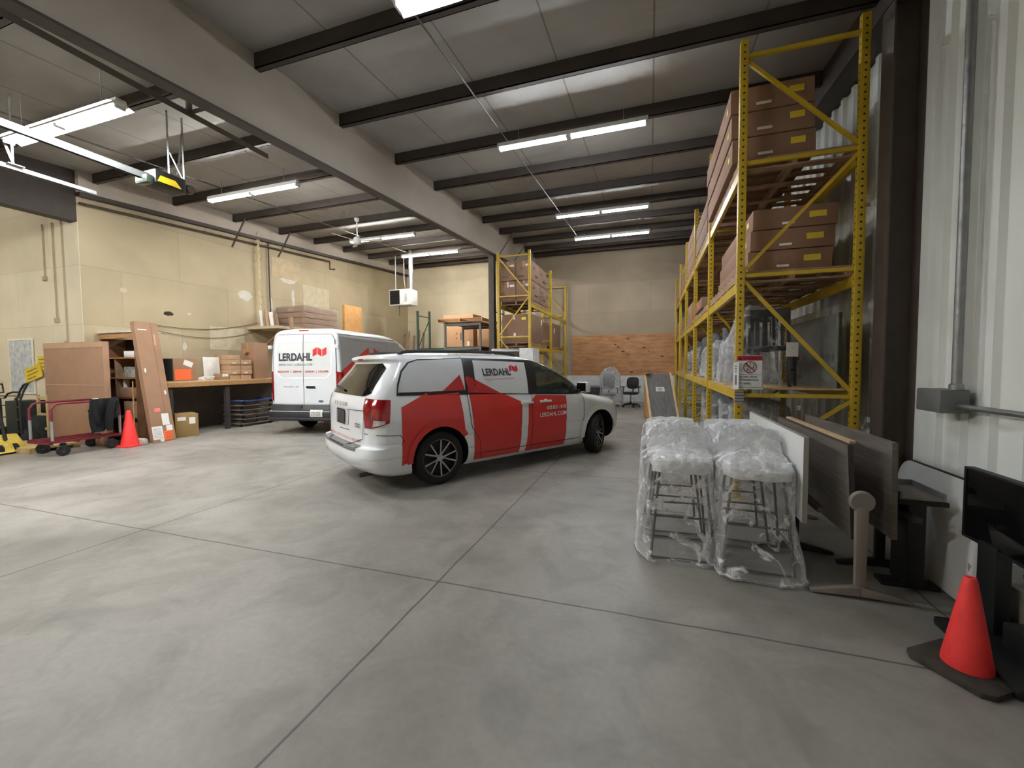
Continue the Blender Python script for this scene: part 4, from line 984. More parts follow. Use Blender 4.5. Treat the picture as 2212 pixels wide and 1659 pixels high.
def drape(name, label, loc, rx, ry, h, top, seed, m=None, flare=.12, rz=0., n=72, nz=22, amp=.035, sq=2.6, grp=None, cat='plastic cover', topf=None, hem=False):
    """crumpled film hanging over something: a closed top and a pleated skirt down to the floor"""
    mb = MB(); off = Vector((seed*3.7, seed*1.3, seed*2.1))
    def fn(u, v):
        a = 2*PI*u; c, s_ = math.cos(a), math.sin(a)
        cx, cy = math.copysign(abs(c)**(2/sq), c), math.copysign(abs(s_)**(2/sq), s_)
        tv_ = .38
        if v < tv_: q = v/tv_; r = q**.8; z = h-(h-top)*q**2.2
        else:
            q = (v-tv_)/(1-tv_); r = 1+flare*q*q; z = top*(1-q)+.006*q
        x, y = rx*r*cx, ry*r*cy
        p = Vector((x*3.2, y*3.2, z*2.0))+off
        k = mnoise.noise(p)*amp*1.6+mnoise.noise(p*2.7)*amp*.8+mnoise.noise(p*6)*amp*.45
        fold = math.sin(a*9+seed+2.5*mnoise.noise(p*.6))*amp*.5*(0 if v < tv_ else (v-tv_)/(1-tv_))
        d = Vector((cx, cy, 0)); d = d.normalized() if d.length > .01 else d
        w = min(1., r)
        zz = z+(mnoise.noise(p*1.7+Vector((9,0,0)))*amp*1.5 if v < tv_+.05 else 0)+(abs(mnoise.noise(Vector((a*2,seed,0))))*.04 if v > .99 else 0)
        if topf and v < tv_+.2: zz += topf(x, y)*(1 if v < tv_ else max(0,1-(v-tv_)/.2))
        q2 = Vector((x, y, zz))+d*(k+fold)*w
        return (q2.x, q2.y, max(.004, q2.z))
    mb.grid(n, nz, fn)
    if hem: mb.tube([Vector(fn(k/60, 1.))+Vector((.006*math.sin(k*2.3), .006*math.cos(k*1.7), .012+.012*abs(mnoise.noise(Vector((k*.4,seed,1)))))) for k in range(60)], [.008+.009*abs(mnoise.noise(Vector((k*.7,seed,5)))) for k in range(60)], 6, closed=True)
    o = mb.build(name, m or m_film, None, smooth=75, loc=loc, rz=rz)
    return tag(o, label, cat, grp)
m_gfab = mat('grey chair upholstery', (96,97,100), .85, 0, .1, 30)
office_chair('grey high-back office chair with headrest under plastic by the back wall', (-1.38,15.2,0), .25, True, True, m_gfab, .46, .62)
drape('plastic_cover', 'clear plastic cover over the grey high-back chair by the back wall', (-1.36,15.25,.1), .36, .38, 1.32, 1.0, 3, flare=.2, n=48, nz=16)
office_chair('black task chair between the plastic-wrapped chair and the ramp', (-.66,15.3,0), -.3, False, True, m_fabric, .5, .42)
t = thing('storage_bin', 'low black bins on the floor behind the van bonnet', 'bin', (-2.35,16.6,0))
MB().box(-.5,.5,-.25,.25,0,.62).build('tub', m_black, t, bev=.03); MB().box(-.53,.53,-.28,.28,.62,.68).build('lid', m_gryplast, t, bev=.02)
# ramp: grey board in a pine frame, leaning back
t = thing('wooden_ramp', 'grey-faced wooden ramp with pine edges leaning back near the rear chairs', 'ramp', (.38,11.68,0), .20)
ln = math.hypot(1.27,.95); ang = math.atan2(1.27,.95)
RX = Matrix.Rotation(ang, 4, 'X')
def tilt(mb, m, name, par): 
    mb.v = [tuple(RX@Vector(v)) for v in mb.v]; return mb.build(name, m, par)
m_ramp = mat('worn grey ramp board', (108,106,104), .7, 0, .25, 4, .1, 60, stretch=(6,1,1))
tilt(MB().box(-.33,.33,.05,ln,-.02,.0), m_ramp, 'ramp_board', t)
m_pine = mat('pale pine strip', (214,184,142), .6, 0, .12, 5)
tilt(MB().box(-.375,-.33,.0,ln,-.07,.02), m_pine, 'side_rail', t); tilt(MB().box(.33,.375,.0,ln,-.07,.02), m_pine, 'side_rail', t); tilt(MB().box(-.375,.375,-.02,.05,-.07,.02), m_pine, 'foot_rail', t)
tilt(MB().box(-.11,.12,ln*.60,ln*.60+.14,.001,.003), m_tape, 'paper_label', t)
mb = MB(); F2 = lambda u, v: tuple(RX@Vector((u, v, .004)))
for k, (z, w) in enumerate([(.105,.16),(.075,.12),(.05,.15),(.025,.10)]): strip_on(mb, [(.005-w/2,ln*.6+z),(.005+w/2,ln*.6+z)], .012, F2)
mb.build('label_print', m_ink, t)
MB().add([(-.36,.02,.03),(-.36,.95,.03),(-.36,.95,1.2),(-.34,.02,.03),(-.34,.95,.03),(-.34,.95,1.2)],[(0,1,2),(5,4,3),(0,3,4,1),(1,4,5,2),(2,5,3,0)]).build('side_panel', m_wood, t)
MB().box(-.36,.36,.92,.98,0,1.25).build('back_frame', m_wood, t)
mb = MB().lathe([(.03,0),(.06,0),(.06,.1),(.03,.1)],18,Matrix.Translation((-.28,.93,1.32))@Matrix.Rotation(PI/2,4,'X'),closed=True); mb.box(-.40,-.3,.83,.9,1.24,1.36); mb.build('pivot_block', m_wood, t)

# ---------------------------------------------------------------- left wall group
Yb0, Yb1 = 6.12, 9.9
t = thing('workbench', 'long wooden workbench along the left wall behind the delivery van', 'workbench', (0,0,0))
MB().box(-11.12,-9.88,Yb0,Yb1,1.185,1.215).build('worktop', mat('pale worktop', (198,170,130), .6), t)
MB().box(-9.92,-9.875,Yb0,Yb1,1.09,1.19).build('front_rail', m_wood, t)
for y in (6.2, 7.49, 9.2): MB().box(-9.99,-9.91,y-.05,y+.05,0,1.09).build('leg', mat('dark bench leg', (54,50,50), .7), t)
MB().box(-11.12,-11.09,Yb0,Yb1,0,1.09).build('back_panel', mat('dark bench back', (112,101,95), .8), t)
carton('carton with orange and white labels at the near end of the workbench', (-10.48,6.72,1.215), (.56,.52,.52), 0, m_card, tape=False, name='cardboard_box',
       labels=[('+x',-.23,.12,.03,.27,m_orange),('-y',-.26,.26,.02,.5,mat('dark carton side',(70,74,78),.7))])
t = bpy.data.objects['cardboard_box']  # the label set above is square to the box; the paper slip is askew
o = MB().obox((0,0,0),(.004,.20,.12),Matrix.Rotation(-.4,3,'X')).build('paper_slip', m_tape, [x for x in bpy.data.objects if x.get('label') == 'carton with orange and white labels at the near end of the workbench'][0], loc=(.282,.06,.40))
t = thing('paper_pile', 'small pile of white papers on the workbench beside the white board', 'papers', (-10.2,7.13,1.215))
for k, (a, s) in enumerate(((.2,.24),(-.15,.26),(.5,.2),(.1,.22))): MB().box(-.12,.12,-s/2,s/2,0,.022).build('sheet_bundle', m_tape, t, loc=(.01*k,.012*k,.022*k), rz=a)
o = MB().box(-.012,.012,-.20,.20,0,.56).build('white_board', mat('white board', (224,222,214), .6), None, loc=(-10.32,7.42,1.215), bev=.003); o.rotation_euler.y = -.06
tag(o, 'plain white board standing on the workbench beside the flat cartons', 'board')
carton('small open carton in front of the white board on the workbench', (-10.12,7.50,1.215), (.2,.24,.15), 0, m_card, tape=False, labels=[('+x',-.05,.10,.08,.14,m_tape)])
for c, (y, x) in enumerate(((7.80,-10.3),(8.10,-10.28))):
    for k in range(5 if c == 0 else 4):
        carton('%s flat carton in the %s stack on the workbench' % (['bottom','second','third','fourth','top'][k] if c == 0 else ['bottom','second','third','top'][k], ['nearer','farther'][c]), (x+.02*(k%2),y+.012*(k%3),1.215+.125*k), (.5,.285,.12), 0, m_card2, tape=False, labels=[('+x',-.08,.02,.03,.05,m_tape)] if k%2 else [])
t = carton('tall brown carton at the back of the workbench beside the flat cartons', (-10.25,8.55,1.215), (.5,.40,.96), -.04, m_card, tape=True)
MB().cyl((.0,-.19,.72),(.0,-.30,.72),.06,14).build('tape_roll', m_wood, t)
carton('olive carton on the floor under the near end of the workbench', (-9.92,6.45,0), (.5,.42,.50), -.35, m_cardk, tape=True, labels=[('+x',.04,.15,.28,.42,m_tape),('+x',-.17,-.02,.36,.44,m_tape)])
# stack of furniture dollies
m_dol = mat('grimy dolly wood', (104,96,88), .7, 0, .3, 8)
m_dblue = mat('blue carpet dolly top', (52,72,122), .9)
for k in range(6):
    t = thing('furniture_dolly', ('furniture dolly with a blue carpet top on the stack' if k == 5 else 'flat furniture dolly %s from the floor in the stack under the workbench' % ['first','second','third','fourth','fifth'][k]), 'dolly', (-10.1+.015*(k%3),8.2+.02*(k%2),.115*k), .03*(k%3), 'furniture dollies stacked under the workbench')
    mb = MB()
    for y in (-.46, .46): MB().box(-.3,.3,y-.05,y+.05,.075,.105).build('end_board', m_dol if k < 5 else m_dblue, t)
    for x in (-.25,.25): MB().box(x-.045,x+.045,-.46,.46,.066,.09).build('side_board', m_dol if k < 5 else m_dblue, t)
    for x in (-.24,.24):
        for y in (-.42,.42): MB().cyl((x-.018,y,.032),(x+.018,y,.032),.032,12).build('caster', m_black, t, smooth=40)
# cardboard sheet, shelf unit, tall slab
t = thing('flat_carton', 'large flat cardboard carton standing behind the red cart', 'cardboard', (-10.9,5.12,0))
MB().box(-.96,.96,-.05,.05,0,2.04).build('shell', m_card, t, bev=.01); MB().box(-.955,.955,-.054,-.049,1.185,1.2).build('fold_line', m_card2, t); MB().box(-.955,.955,-.054,-.05,1.93,2.03).build('flap', m_card2, t)
t = thing('storage_shelf', 'wooden storage shelf full of odds and ends behind the tall carton', 'shelf', (-10.58,5.66,0))
m_shw = mat('shelf brown wood', (120,84,56), .65, 0, .2, 4)
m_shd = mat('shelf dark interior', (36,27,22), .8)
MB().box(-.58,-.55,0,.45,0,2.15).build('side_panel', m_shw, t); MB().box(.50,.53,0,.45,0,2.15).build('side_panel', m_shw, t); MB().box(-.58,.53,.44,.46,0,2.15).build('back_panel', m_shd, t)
for z in (.06,.46,.88,1.30,1.72): MB().box(-.55,.50,0,.44,z,z+.028).build('shelf_board', m_wood if z > 1.2 else m_shw, t)
MB().box(-.17,-.145,.01,.44,1.33,1.72).build('divider', m_wood2, t); MB().box(-.17,-.145,.01,.44,.91,1.30).build('divider', m_wood2, t)
MB().box(-.58,.53,-.02,.02,2.14,2.26).build('top_apron', m_wood, t); MB().box(-.62,.56,-.05,.47,2.26,2.29).build('top_board', mat('white shelf top', (214,212,204), .6), t)
for (x, y, z, s, m, lab) in [(.28,.12,1.748,(.30,.2,.13),m_tape,'white carton on the top shelf of the wooden storage shelf'),(.18,.15,1.328,(.24,.2,.22),mat('mixed packaging',(176,178,172),.5,0,.5,14),'grey bag of parts in the middle of the wooden storage shelf'),
        (.2,.14,.908,(.5,.25,.20),m_card2,'brown carton on the third shelf of the wooden storage shelf'),(.28,.15,.488,(.42,.28,.34),m_card2,'tall brown carton on the second shelf of the wooden storage shelf'),
        (.26,.14,.088,(.44,.28,.3),m_card3,'brown carton at the foot of the wooden storage shelf'),(-.3,.16,1.328,(.2,.2,.1),m_black,'black case on the left of the wooden storage shelf'),(.02,.1,1.108,(.05,.1,.17),m_tape,'white bottle-shaped pack standing on the brown carton of the shelf')]:
    carton(lab, (-10.58+x,5.66+y,z), s, 0, m, tape=False, name='shelf_box')
t = thing('brown_board', 'plain brown board standing between the storage shelf and the leaning carton', 'cardboard', (-9.83,5.80,0))
MB().prism([(-.22,0),(.13,0),(-.11,2.05),(-.22,2.05)],-.02,.02,Matrix.Rotation(PI/2,4,'X')).build('shell', mat('dark brown board', (112,78,52), .75, 0, .25, 4), t)
# tall slim carton leaning to the left, covered with labels
t = thing('leaning_carton', 'tall slim carton leaning against the shelf with shipping labels at its foot', 'cardboard box', (-9.50,5.60,0), .08)
L_ = 2.5; a = math.atan2(.40,2.47)
RY_ = Matrix.Rotation(-a, 4, 'Y')
def lean(mb, m, name): mb.v = [tuple(RY_@Vector(v)) for v in mb.v]; return mb.build(name, m, t)
lean(MB().box(-.10,0,0,.44,0,L_), m_card, 'shell')
lean(MB().box(.0,.003,.30,.315,.0,L_-.01), m_card3, 'fold_line')
for (y0,y1,z0,z1,m,nm) in [(.0,.20,.06,.33,m_tape,'packing_list'),(.21,.38,.03,.22,m_orange,'orange_label'),(.22,.36,.34,.58,m_tape,'shipping_label'),(.28,.40,.22,.33,m_tape,'small_label'),(.10,.22,.62,.70,mat('pink marking',(232,130,130),.6),'pink_mark'),(.13,.2,.01,.1,m_tape,'small_label'),(.05,.08,1.45,1.53,m_tape,'small_label'),(.36,.39,.98,1.06,m_tape,'small_label'),(.05,.22,2.33,2.345,m_tape,'tape_mark'),(.32,.36,2.02,2.25,m_card2,'tape_mark')]:
    lean(MB().box(.0,.004,y0,y1,z0,z1), m, nm)
mb = MB(); Fx = lambda u, v: (.0055, u, v)
for z in (.28,.25,.22,.19,.16,.13,.10): strip_on(mb, [(.02,z),(.17,z)], .006, Fx)
lean(mb, m_gryplast, 'label_print')
mb = MB()
for z in (.18,.14,.10,.065): strip_on(mb, [(.24,z),(.36,z)], .008, Fx)
lean(mb, mat('dark orange print',(140,60,30),.6), 'label_print')
# crates of goods on the high shelf behind the delivery van
t = thing('wall_shelf', 'tan wall ledge carrying wrapped cartons above the delivery van', 'shelf', (XL,9.1,2.62))
MB().box(0,1.15,0,4.6,0,.08).build('deck_board', mat('tan ledge paint', (196,180,148), .7), t)
for y in (.3,2.2,4.2): MB().bar((.03,y,-.7),(1.0,y,-.0),.05,.05).build('bracket', m_wood2, t)
for k in range(4):
    carton('long flat carton, %s layer of the wrapped stack on the tan wall ledge' % ['lowest','second','third','top'][k], (-10.62,10.85,2.70+.172*k), (1.05,1.45,.158), 0, m_card, tape=False, labels=[('-y',-.1,.12,.03,.12,m_card2)] if k == 3 else [])
tag(MB().box(-.545,.56,-.74,.745,-.01,.70).build('stretch_wrap', film('milky stretch wrap thin',(226,220,212),.03,5,.30), None, loc=(-10.62,10.85,2.712), bev=.03), 'clear stretch wrap around the stack of long cartons on the ledge', 'plastic wrap')
tag(MB().box(-.05,.05,-.45,.45,0,.98).build('tan_panel', mat('orange tan board', (204,152,92), .7), None, loc=(-10.2,12.45,2.70), bev=.01), 'orange-tan board standing at the far end of the wrapped cartons', 'board')
t = thing('tube_bundle', 'bundle of old tubes and timber leaning on the wall beside the wrapped cartons', 'tubes', (-10.65,9.35,2.70))
for k, (x, y, h, r, m) in enumerate([(0,0,.5,.05,m_card2),(.12,.05,.42,.06,m_tape),(-.12,.1,.46,.05,m_gryplast),(.25,.1,.38,.05,m_card3),(-.28,.05,.5,.04,m_tape)]):
    MB().cyl((x,y,0),(x-.12,y+.05,h),r,12).build('tube', m, t, smooth=40)
o = MB().box(-.04,.04,-.04,.04,0,1.75).build('timber', m_wood2, None, loc=(-9.86,9.55,1.216)); o.rotation_euler = (.06,-.02,0)
tag(o, 'slanting timber post rising from the workbench beside the delivery van', 'timber')
# poster and yellow signs on the alcove wall
t = thing('wall_poster', 'pale grey map-like poster on the alcove wall at far left', 'poster', (-13.42,YC-.012,1.0))
MB().box(-.44,.44,-.006,.006,0,1.16).build('sheet', mat('faded poster print', (206,206,200), .6, 0, .3, 9, alt=(150,158,160)), t)
MB().box(-.48,.48,-.014,.004,1.16,1.20).box(-.48,-.44,-.014,.004,0,1.16).box(.44,.48,-.014,.004,0,1.16).box(-.48,.48,-.014,.004,-.04,0).build('frame', mat('cream frame', (222,214,196), .6), t)
for k, (x, z, w, h, r, lab) in enumerate([(-12.62,1.50,.34,.30,0,'upper of the yellow boards hung beside the pale poster'),(-12.9,1.28,.62,.30,-.25,'slanted yellow board hung beside the pale poster')]):
    t = thing('yellow_board', lab, 'board', (x,YC-.012-.022*k,z)); t.rotation_euler.y = r
    MB().box(-w/2,w/2,-.01,.01,0,h).build('panel', mat('yellow sign board', (216,186,52), .6, 0, .1), t)
    mb = MB(); rnd = random.Random(k)
    for j in range(3): mb.box(-w*.35,w*(.1+.25*rnd.random()),-.013,-.01,.05+.08*j,.075+.08*j)
    mb.build('faded_print', mat('faded olive print', (140,120,50), .7), t)
# hand trucks
def hand_truck(label, loc, rz, m=m_black, h=1.25, tone=m_gryplast):
    t = thing('hand_truck', label, 'hand truck', loc, rz)
    for s in (-1,1): MB().tube([(s*.18,0,.05),(s*.19,.0,.9),(s*.17,.06,h-.12)],.017,8).build('side_rail', m, t, smooth=50)
    MB().tube([(-.17,.06,h-.12),(-.15,.10,h-.03),(-.08,.13,h),(.08,.13,h),(.15,.10,h-.03),(.17,.06,h-.12)],.02,8).build('handle', m, t, smooth=50)
    for z in (.25,.5,.75,.95): MB().bar((-.185,0,z),(.185,0,z),.03,.02).build('cross_bar', m, t)
    MB().box(-.2,.2,-.28,.0,.02,.032).build('toe_plate', tone, t)
    for s in (-1,1): MB().lathe([(.03,-.03),(.12,-.03),(.14,-.015),(.14,.015),(.12,.03),(.03,.03)],20,Matrix.Translation((s*.25,.1,.14))@Matrix.Rotation(PI/2,4,'Y'),closed=True).cyl((s*.2,.1,.14),(s*.27,.1,.14),.03,10).build('wheel', m_rubber, t, smooth=40)
    return t
hand_truck('black hand truck with a looped handle at the far left edge', (-13.3,4.62,0), .5, h=1.18)
hand_truck('black hand truck, second from the left edge, below the poster', (-12.95,4.95,0), .2, h=1.02)
hand_truck('tall black hand truck between the poster and the big cardboard', (-12.05,4.75,0), -.25, h=1.22)
carton('dark grey tote box standing among the hand trucks at far left', (-12.62,5.08,0), (.55,.4,.85), 0, mat('dark tote', (40,46,44), .6, 0, .3, 8), tape=False, name='tote_box')
carton('black tote box below the tall hand truck at far left', (-12.2,5.12,0), (.5,.35,.55), 0, MATS['dark tote'], tape=False, name='tote_box')
t = thing('ladder_frame', 'cream wooden frame standing behind the red cart', 'frame', (-12.0,5.08,0))
for s in (-.16,.16): MB().box(s-.025,s+.025,-.02,.02,0,.98).build('stile', mat('cream wood',(196,172,124),.7), t)
for z in (.25,.55,.9): MB().box(-.135,.135,-.015,.015,z,z+.05).build('rung', MATS['cream wood'], t)
# yellow pallet jack
t = thing('pallet_jack', 'scuffed yellow pallet jack at the far left edge of the floor', 'pallet jack', (-11.05,4.10,0), .18)
m_pj = mat('scuffed yellow paint', (208,182,78), .55, 0, .2, 8)
for y in (-.19,.19):
    MB().add([(-1.1,y-.08,.05),(.0,y-.08,.05),(.0,y+.08,.05),(-1.1,y+.08,.05),(-1.1,y-.08,.10),(.05,y-.08,.11),(.05,y+.08,.11),(-1.1,y+.08,.10)],[(3,2,1,0),(4,5,6,7),(0,1,5,4),(1,2,6,5),(2,3,7,6),(3,0,4,7)]).build('fork', m_pj, t)
MB().add([(.0,-.27,.03),(.22,-.27,.03),(.22,.27,.03),(.0,.27,.03),(-.05,-.2,.34),(.05,-.2,.34),(.05,.2,.34),(-.05,.2,.34)],[(3,2,1,0),(4,5,6,7),(0,1,5,4),(1,2,6,5),(2,3,7,6),(3,0,4,7)]).build('front_frame', m_pj, t, bev=.015)
MB().tube([(.12,0,.25),(.0,0,.8),(-.06,0,1.1)],.025,10).tube([(-.06,-.12,1.1),(-.08,-.12,1.25),(-.08,.12,1.25),(-.06,.12,1.1)],.016,8,closed=True).build('tow_handle', m_black, t, smooth=50)
for s in (-.1,.1): MB().cyl((.12,s-.03,.09),(.12,s+.03,.09),.09,16).build('wheel', m_rubber, t, smooth=40)
MB().box(.03,.035,-.1,.1,.08,.3)
o = MB().box(-.75,.75,-.35,.35,.06,.1).box(-.75,.75,-.35,-.27,.0,.06).box(-.75,.75,.27,.35,0,.06).build('wooden_skid', mat('cream skid wood',(188,164,112),.7), None, loc=(-11.25,4.55,0), rz=.05)
tag(o, 'cream wooden skid lying on the floor behind the red cart', 'skid')
# red panel cart with a jacket hung on it
t = thing('panel_cart', 'red steel panel cart with black casters in front of the big cardboard', 'cart', (-10.03,4.68,0), 0)
m_rc = mat('dark red cart paint', (112,34,42), .45, 0, .15, 8)
for s, x in ((1,.32),(-1,-.32)):
    MB().tube([(x,-.48,.27),(x,-.48,.82),(x,-.43,.90),(x,-.35,.92),(x,.35,.92),(x,.43,.90),(x,.48,.82),(x,.48,.27)],.019,10).build('push_rail', m_rc, t, smooth=50)
    for y in (-.48,.48): MB().cyl((x,y,.28),(x,y,.62),.021,10).build('rail_sleeve', m_alu, t, smooth=50)
for x in (-.32,-.1,.1,.32): MB().box(x-.02,x+.02,-.52,.52,.235,.27).build('deck_rail', m_rc, t)
for y in (-.5,-.15,.15,.5): MB().box(-.34,.34,y-.02,y+.02,.215,.245).build('deck_slat', m_rc, t)
for x in (-.30,.30):
    for y in (-.34,.34):
        w = MB().lathe([(.03,-.022),(.085,-.022),(.095,-.012),(.095,.012),(.085,.022),(.03,.022)],24,Matrix.Translation((x,y,.095))@Matrix.Rotation(PI/2,4,'Y'),closed=True).build('caster', m_rubber, t, smooth=40)
        MB().lathe([(0,-.018),(.06,-.016),(.06,.016),(0,.018)],16,Matrix.Translation((x,y,.095))@Matrix.Rotation(PI/2,4,'Y')).build('hub', m_gryplast, w, smooth=40)
        MB().box(x-.035,x-.027,y-.03,y+.03,.09,.22).box(x+.027,x+.035,y-.03,y+.03,.09,.22).box(x-.035,x+.035,y-.03,y+.03,.2,.22).build('fork', m_black, w)
t = thing('black_jacket', 'black jacket slung over the rail of the red cart', 'jacket', (-9.71,4.97,0))
mb = MB()
def jk(u, v):
    y = -.26+.42*u; s = (v-.42)*1.35
    k = mnoise.noise(Vector((u*3,v*3,1)))*.05
    if s < 0: x = -.04+s*.02; z = .955+s*.55*(.7+.3*math.sin(u*5))
    else: x = .035+.05*s+.03*math.sin(u*9); z = .955-s*.85*(.62+.38*math.sin(u*3.0+.9))
    if abs(s) < .08: z = .955+.01*math.cos(s*20); x = s*.4
    return (x+k, y+.05*math.sin(v*6)*(1-u), max(z, .35))
mb.grid(24,26,jk); o = mb.build('body', mat('black jacket cloth',(15,15,17),.95), t, smooth=70)
MB().tube([(.06,-.22,.93),(.09,-.25,.75),(.08,-.2,.55),(.06,-.19,.48)],[.05,.055,.05,.035],10).build('sleeve', MATS['black jacket cloth'], t, smooth=60)
MB().tube([(.06,.05,.93),(.09,.0,.72),(.08,-.02,.52),(.06,.0,.36)],[.05,.06,.06,.045],10).build('sleeve', MATS['black jacket cloth'], t, smooth=60)
MB().obox((.03,-.18,.965),(.05,.07,.012)).build('white_tag', m_tape, t)
# traffic cones
def cone(label, loc, h, r, base, mbase, rz=0., smalltop=.03):
    t = thing('traffic_cone', label, 'traffic cone', loc, rz)
    MB().lathe([(r,.028),(r*.985,.05),(smalltop+.004,h-.01),(smalltop,h),(smalltop-.012,h),(smalltop-.012,h-.05)],40).build('body', m_cone, t, smooth=50)
    b = base/2; c = .22*b
    mb = MB().prism([(-b+c,-b),(b-c,-b),(b,-b+c),(b,b-c),(b-c,b),(-b+c,b),(-b,b-c),(-b,-b+c)], 0, .028)
    mb.build('base', mbase, t, bev=.008)
    return t
m_cbase = mat('dusty black rubber', (58,52,46), .8, 0, .35, 14)
cone('small orange cone on the floor in front of the right-hand tables', (1.50,2.60,0), .47, .094, .345, m_cbase, .60, .022)
cone('orange cone at the end of the red cart by the storage shelf', (-9.66,5.28,0), .70, .14, .36, m_cone, .3)
t = thing('broom', 'wooden broom handle leaning behind the orange cone', 'broom', (-9.80,5.44,0))
MB().cyl((0,0,.12),(-.30,.18,1.25),.013,8).build('handle', m_wood, t, smooth=40)
MB().box(-.06,.30,-.06,.06,.0,.12).build('mop_head', mat('dirty mop yarn',(188,182,170),.95,0,.3,30,.6,60), t, bev=.03)

# ---------------------------------------------------------------- right foreground: tables, stools, chairs
m_lam = mat('grey woodgrain laminate', (118,110,102), .5, 0, .22, 5, .04, 50, stretch=(1,.6,9), alt=(92,85,79))
m_tgrey = mat('warm grey table leg paint', (134,128,120), .5, 0, .05)
def flip_table(label, x, y0, y1, z0, z1, mt, edge, tiltx=.03, legx=0., legs=True, foot=.27, lm=None, ends=None):
    t = thing('flip_top_table', label, 'table', (x, y0, 0)); lm = lm or m_tgrey
    o = MB().box(-.014,.014,0,y1-y0,0,z1-z0).build('tabletop', mt, t, loc=(0,0,z0)); o.rotation_euler.y = tiltx
    e = MB().box(-.0155,.0155,-.002,y1-y0+.002,z1-z0,z1-z0+.004).box(-.0155,.0155,-.004,0,0,z1-z0).build('edge_band', edge, t, loc=(0,0,z0)); e.rotation_euler.y = tiltx
    if legs:
        for yy in (ends or (-.07, y1-y0-.12)):
            xl = legx
            MB().add([(xl-.028,yy-.02,.05),(xl+.028,yy-.02,.05),(xl+.028,yy+.02,.05),(xl-.028,yy+.02,.05),(xl-.035,yy-.02,.60),(xl+.035,yy-.02,.60),(xl+.035,yy+.02,.60),(xl-.035,yy+.02,.60)],[(3,2,1,0),(4,5,6,7),(0,1,5,4),(1,2,6,5),(2,3,7,6),(3,0,4,7)]).build('leg', lm, t, bev=.008)
            for s in (-1,1):
                MB().add([(xl,yy-.025,.02),(xl+s*foot,yy-.02,.006),(xl+s*foot,yy+.02,.006),(xl,yy+.025,.02),(xl,yy-.025,.085),(xl+s*foot,yy-.02,.028),(xl+s*foot,yy+.02,.028),(xl,yy+.025,.085)],[(3,2,1,0),(4,5,6,7),(0,1,5,4),(1,2,6,5),(2,3,7,6),(3,0,4,7)]).build('foot', lm, t, bev=.008)
            Mx = Matrix.Translation((xl+.01,yy,.66))@Matrix.Rotation(PI/2,4,'X')@Matrix.Diagonal((1,1.25,1,1))
            MB().lathe([(0,-.018),(.062,-.018),(.07,-.008),(.07,.008),(.062,.018),(0,.018)],24,Matrix.Translation((xl,yy,.635))@Matrix.Rotation(.0,4,'Y')@Matrix.Rotation(PI/2,4,'X')).build('pivot_plate', lm, t, smooth=40)
        MB().bar((legx,.0,.52),(legx,y1-y0-.15,.52),.05,.03).build('cross_rail', m_dark, t)
    return t
m_wlam = mat('white laminate', (214,216,214), .35, 0, .02)
flip_table('white flip-top table on edge beside the wrapped stools', 1.02, 3.32, 4.97, .42, 1.015, m_wlam, mat('grey edge band',(150,148,142),.5), .0, .10, lm=m_black, ends=(.55,))
flip_table('grey flip-top table on edge with a pale leg showing, next to the white table', 1.285, 3.27, 4.85, .36, .985, m_lam, mat('dark edge band',(58,52,48),.6), -.055, .01)
flip_table('grey flip-top table on edge farthest from the stools, by the dark column', 1.50, 3.27, 4.86, .385, 1.01, m_lam, m_lam, -.02, .12, lm=m_black, ends=(.45,))
tag(MB().box(-.018,.018,0,1.35,0,.018).build('loose_strip', mat('tan edge band',(186,160,124),.6), None, loc=(1.275,3.30,.992)), 'pale tan wooden strip lying along the middle grey table edge', 'strip')
# rounded white tabletop leaning against the wall and items in front of it
t = thing('leaning_tabletop', 'large white tabletop with rounded corners leaning against the right wall', 'tabletop', (1.86,3.15,.02))
def rrect(w, h, r, n=8):
    out = []
    for cx, cy, a0 in ((w-r,h-r,0),(r,h-r,PI/2),(r,r,PI),(w-r,r,1.5*PI)): out += arc(cx,cy,r,a0,a0+PI/2,n)
    return out
mb = MB().prism([(u,v) for u,v in rrect(.92,.76,.16)], -.014, .014, Matrix(((0,0,1,0),(1,0,0,0),(0,1,0,0),(0,0,0,1))))
o = mb.build('top', mat('off-white laminate', (226,226,224), .45, 0, .03), t); o.rotation_euler.y = .05
mb = MB()
mb.tube([Vector((-.0,u,v)) for u,v in rrect(.92,.76,.16)], .011, 6, closed=True)
o = mb.build('edge_band', m_black, t); o.rotation_euler.y = .05
t = thing('black_pedestal', 'black table pedestal between the grey table and the white tabletop', 'table base', (1.68,3.5,0))
MB().box(-.05,.05,-.10,.10,.02,.60).build('column', m_black, t, bev=.01); MB().box(-.16,.16,-.06,.06,0,.03).build('foot', m_black, t, bev=.008); MB().box(-.13,.13,-.16,.22,.60,.63).build('top_plate', m_black, t)
t = thing('paper_tray', 'pale tray lying on the black pedestal in front of the white tabletop', 'tray', (1.68,3.52,.632))
MB().box(-.12,.12,-.17,.20,0,.012).build('bottom', m_tgrey, t); MB().box(-.12,-.11,-.17,.20,.012,.05).box(.11,.12,-.17,.20,.012,.05).box(-.11,.11,.19,.20,.012,.05).build('rim', m_gryplast, t)
t = thing('flat_screen', 'large black flat screen on a dark stand at the right edge', 'screen', (1.80,2.72,0), 0)
o = MB().box(-.02,.02,-.75,.44,.50,.905).build('panel', m_dglass, t, bev=.006); MB().box(.02,.05,-.6,.3,.55,.85).build('rear_cover', m_black, t)
MB().box(-.024,.022,-.755,-.74,.495,.91).box(-.024,.022,.43,.445,.495,.91).box(-.024,.022,-.74,.43,.898,.91).box(-.024,.022,-.74,.43,.495,.508).build('bezel', m_black, t)
MB().box(-.03,.04,.17,.31,.05,.52).build('stand_column', m_black, t, bev=.01); MB().box(-.22,.22,-.3,.3,0,.05).build('stand_foot', m_black, t, bev=.015)
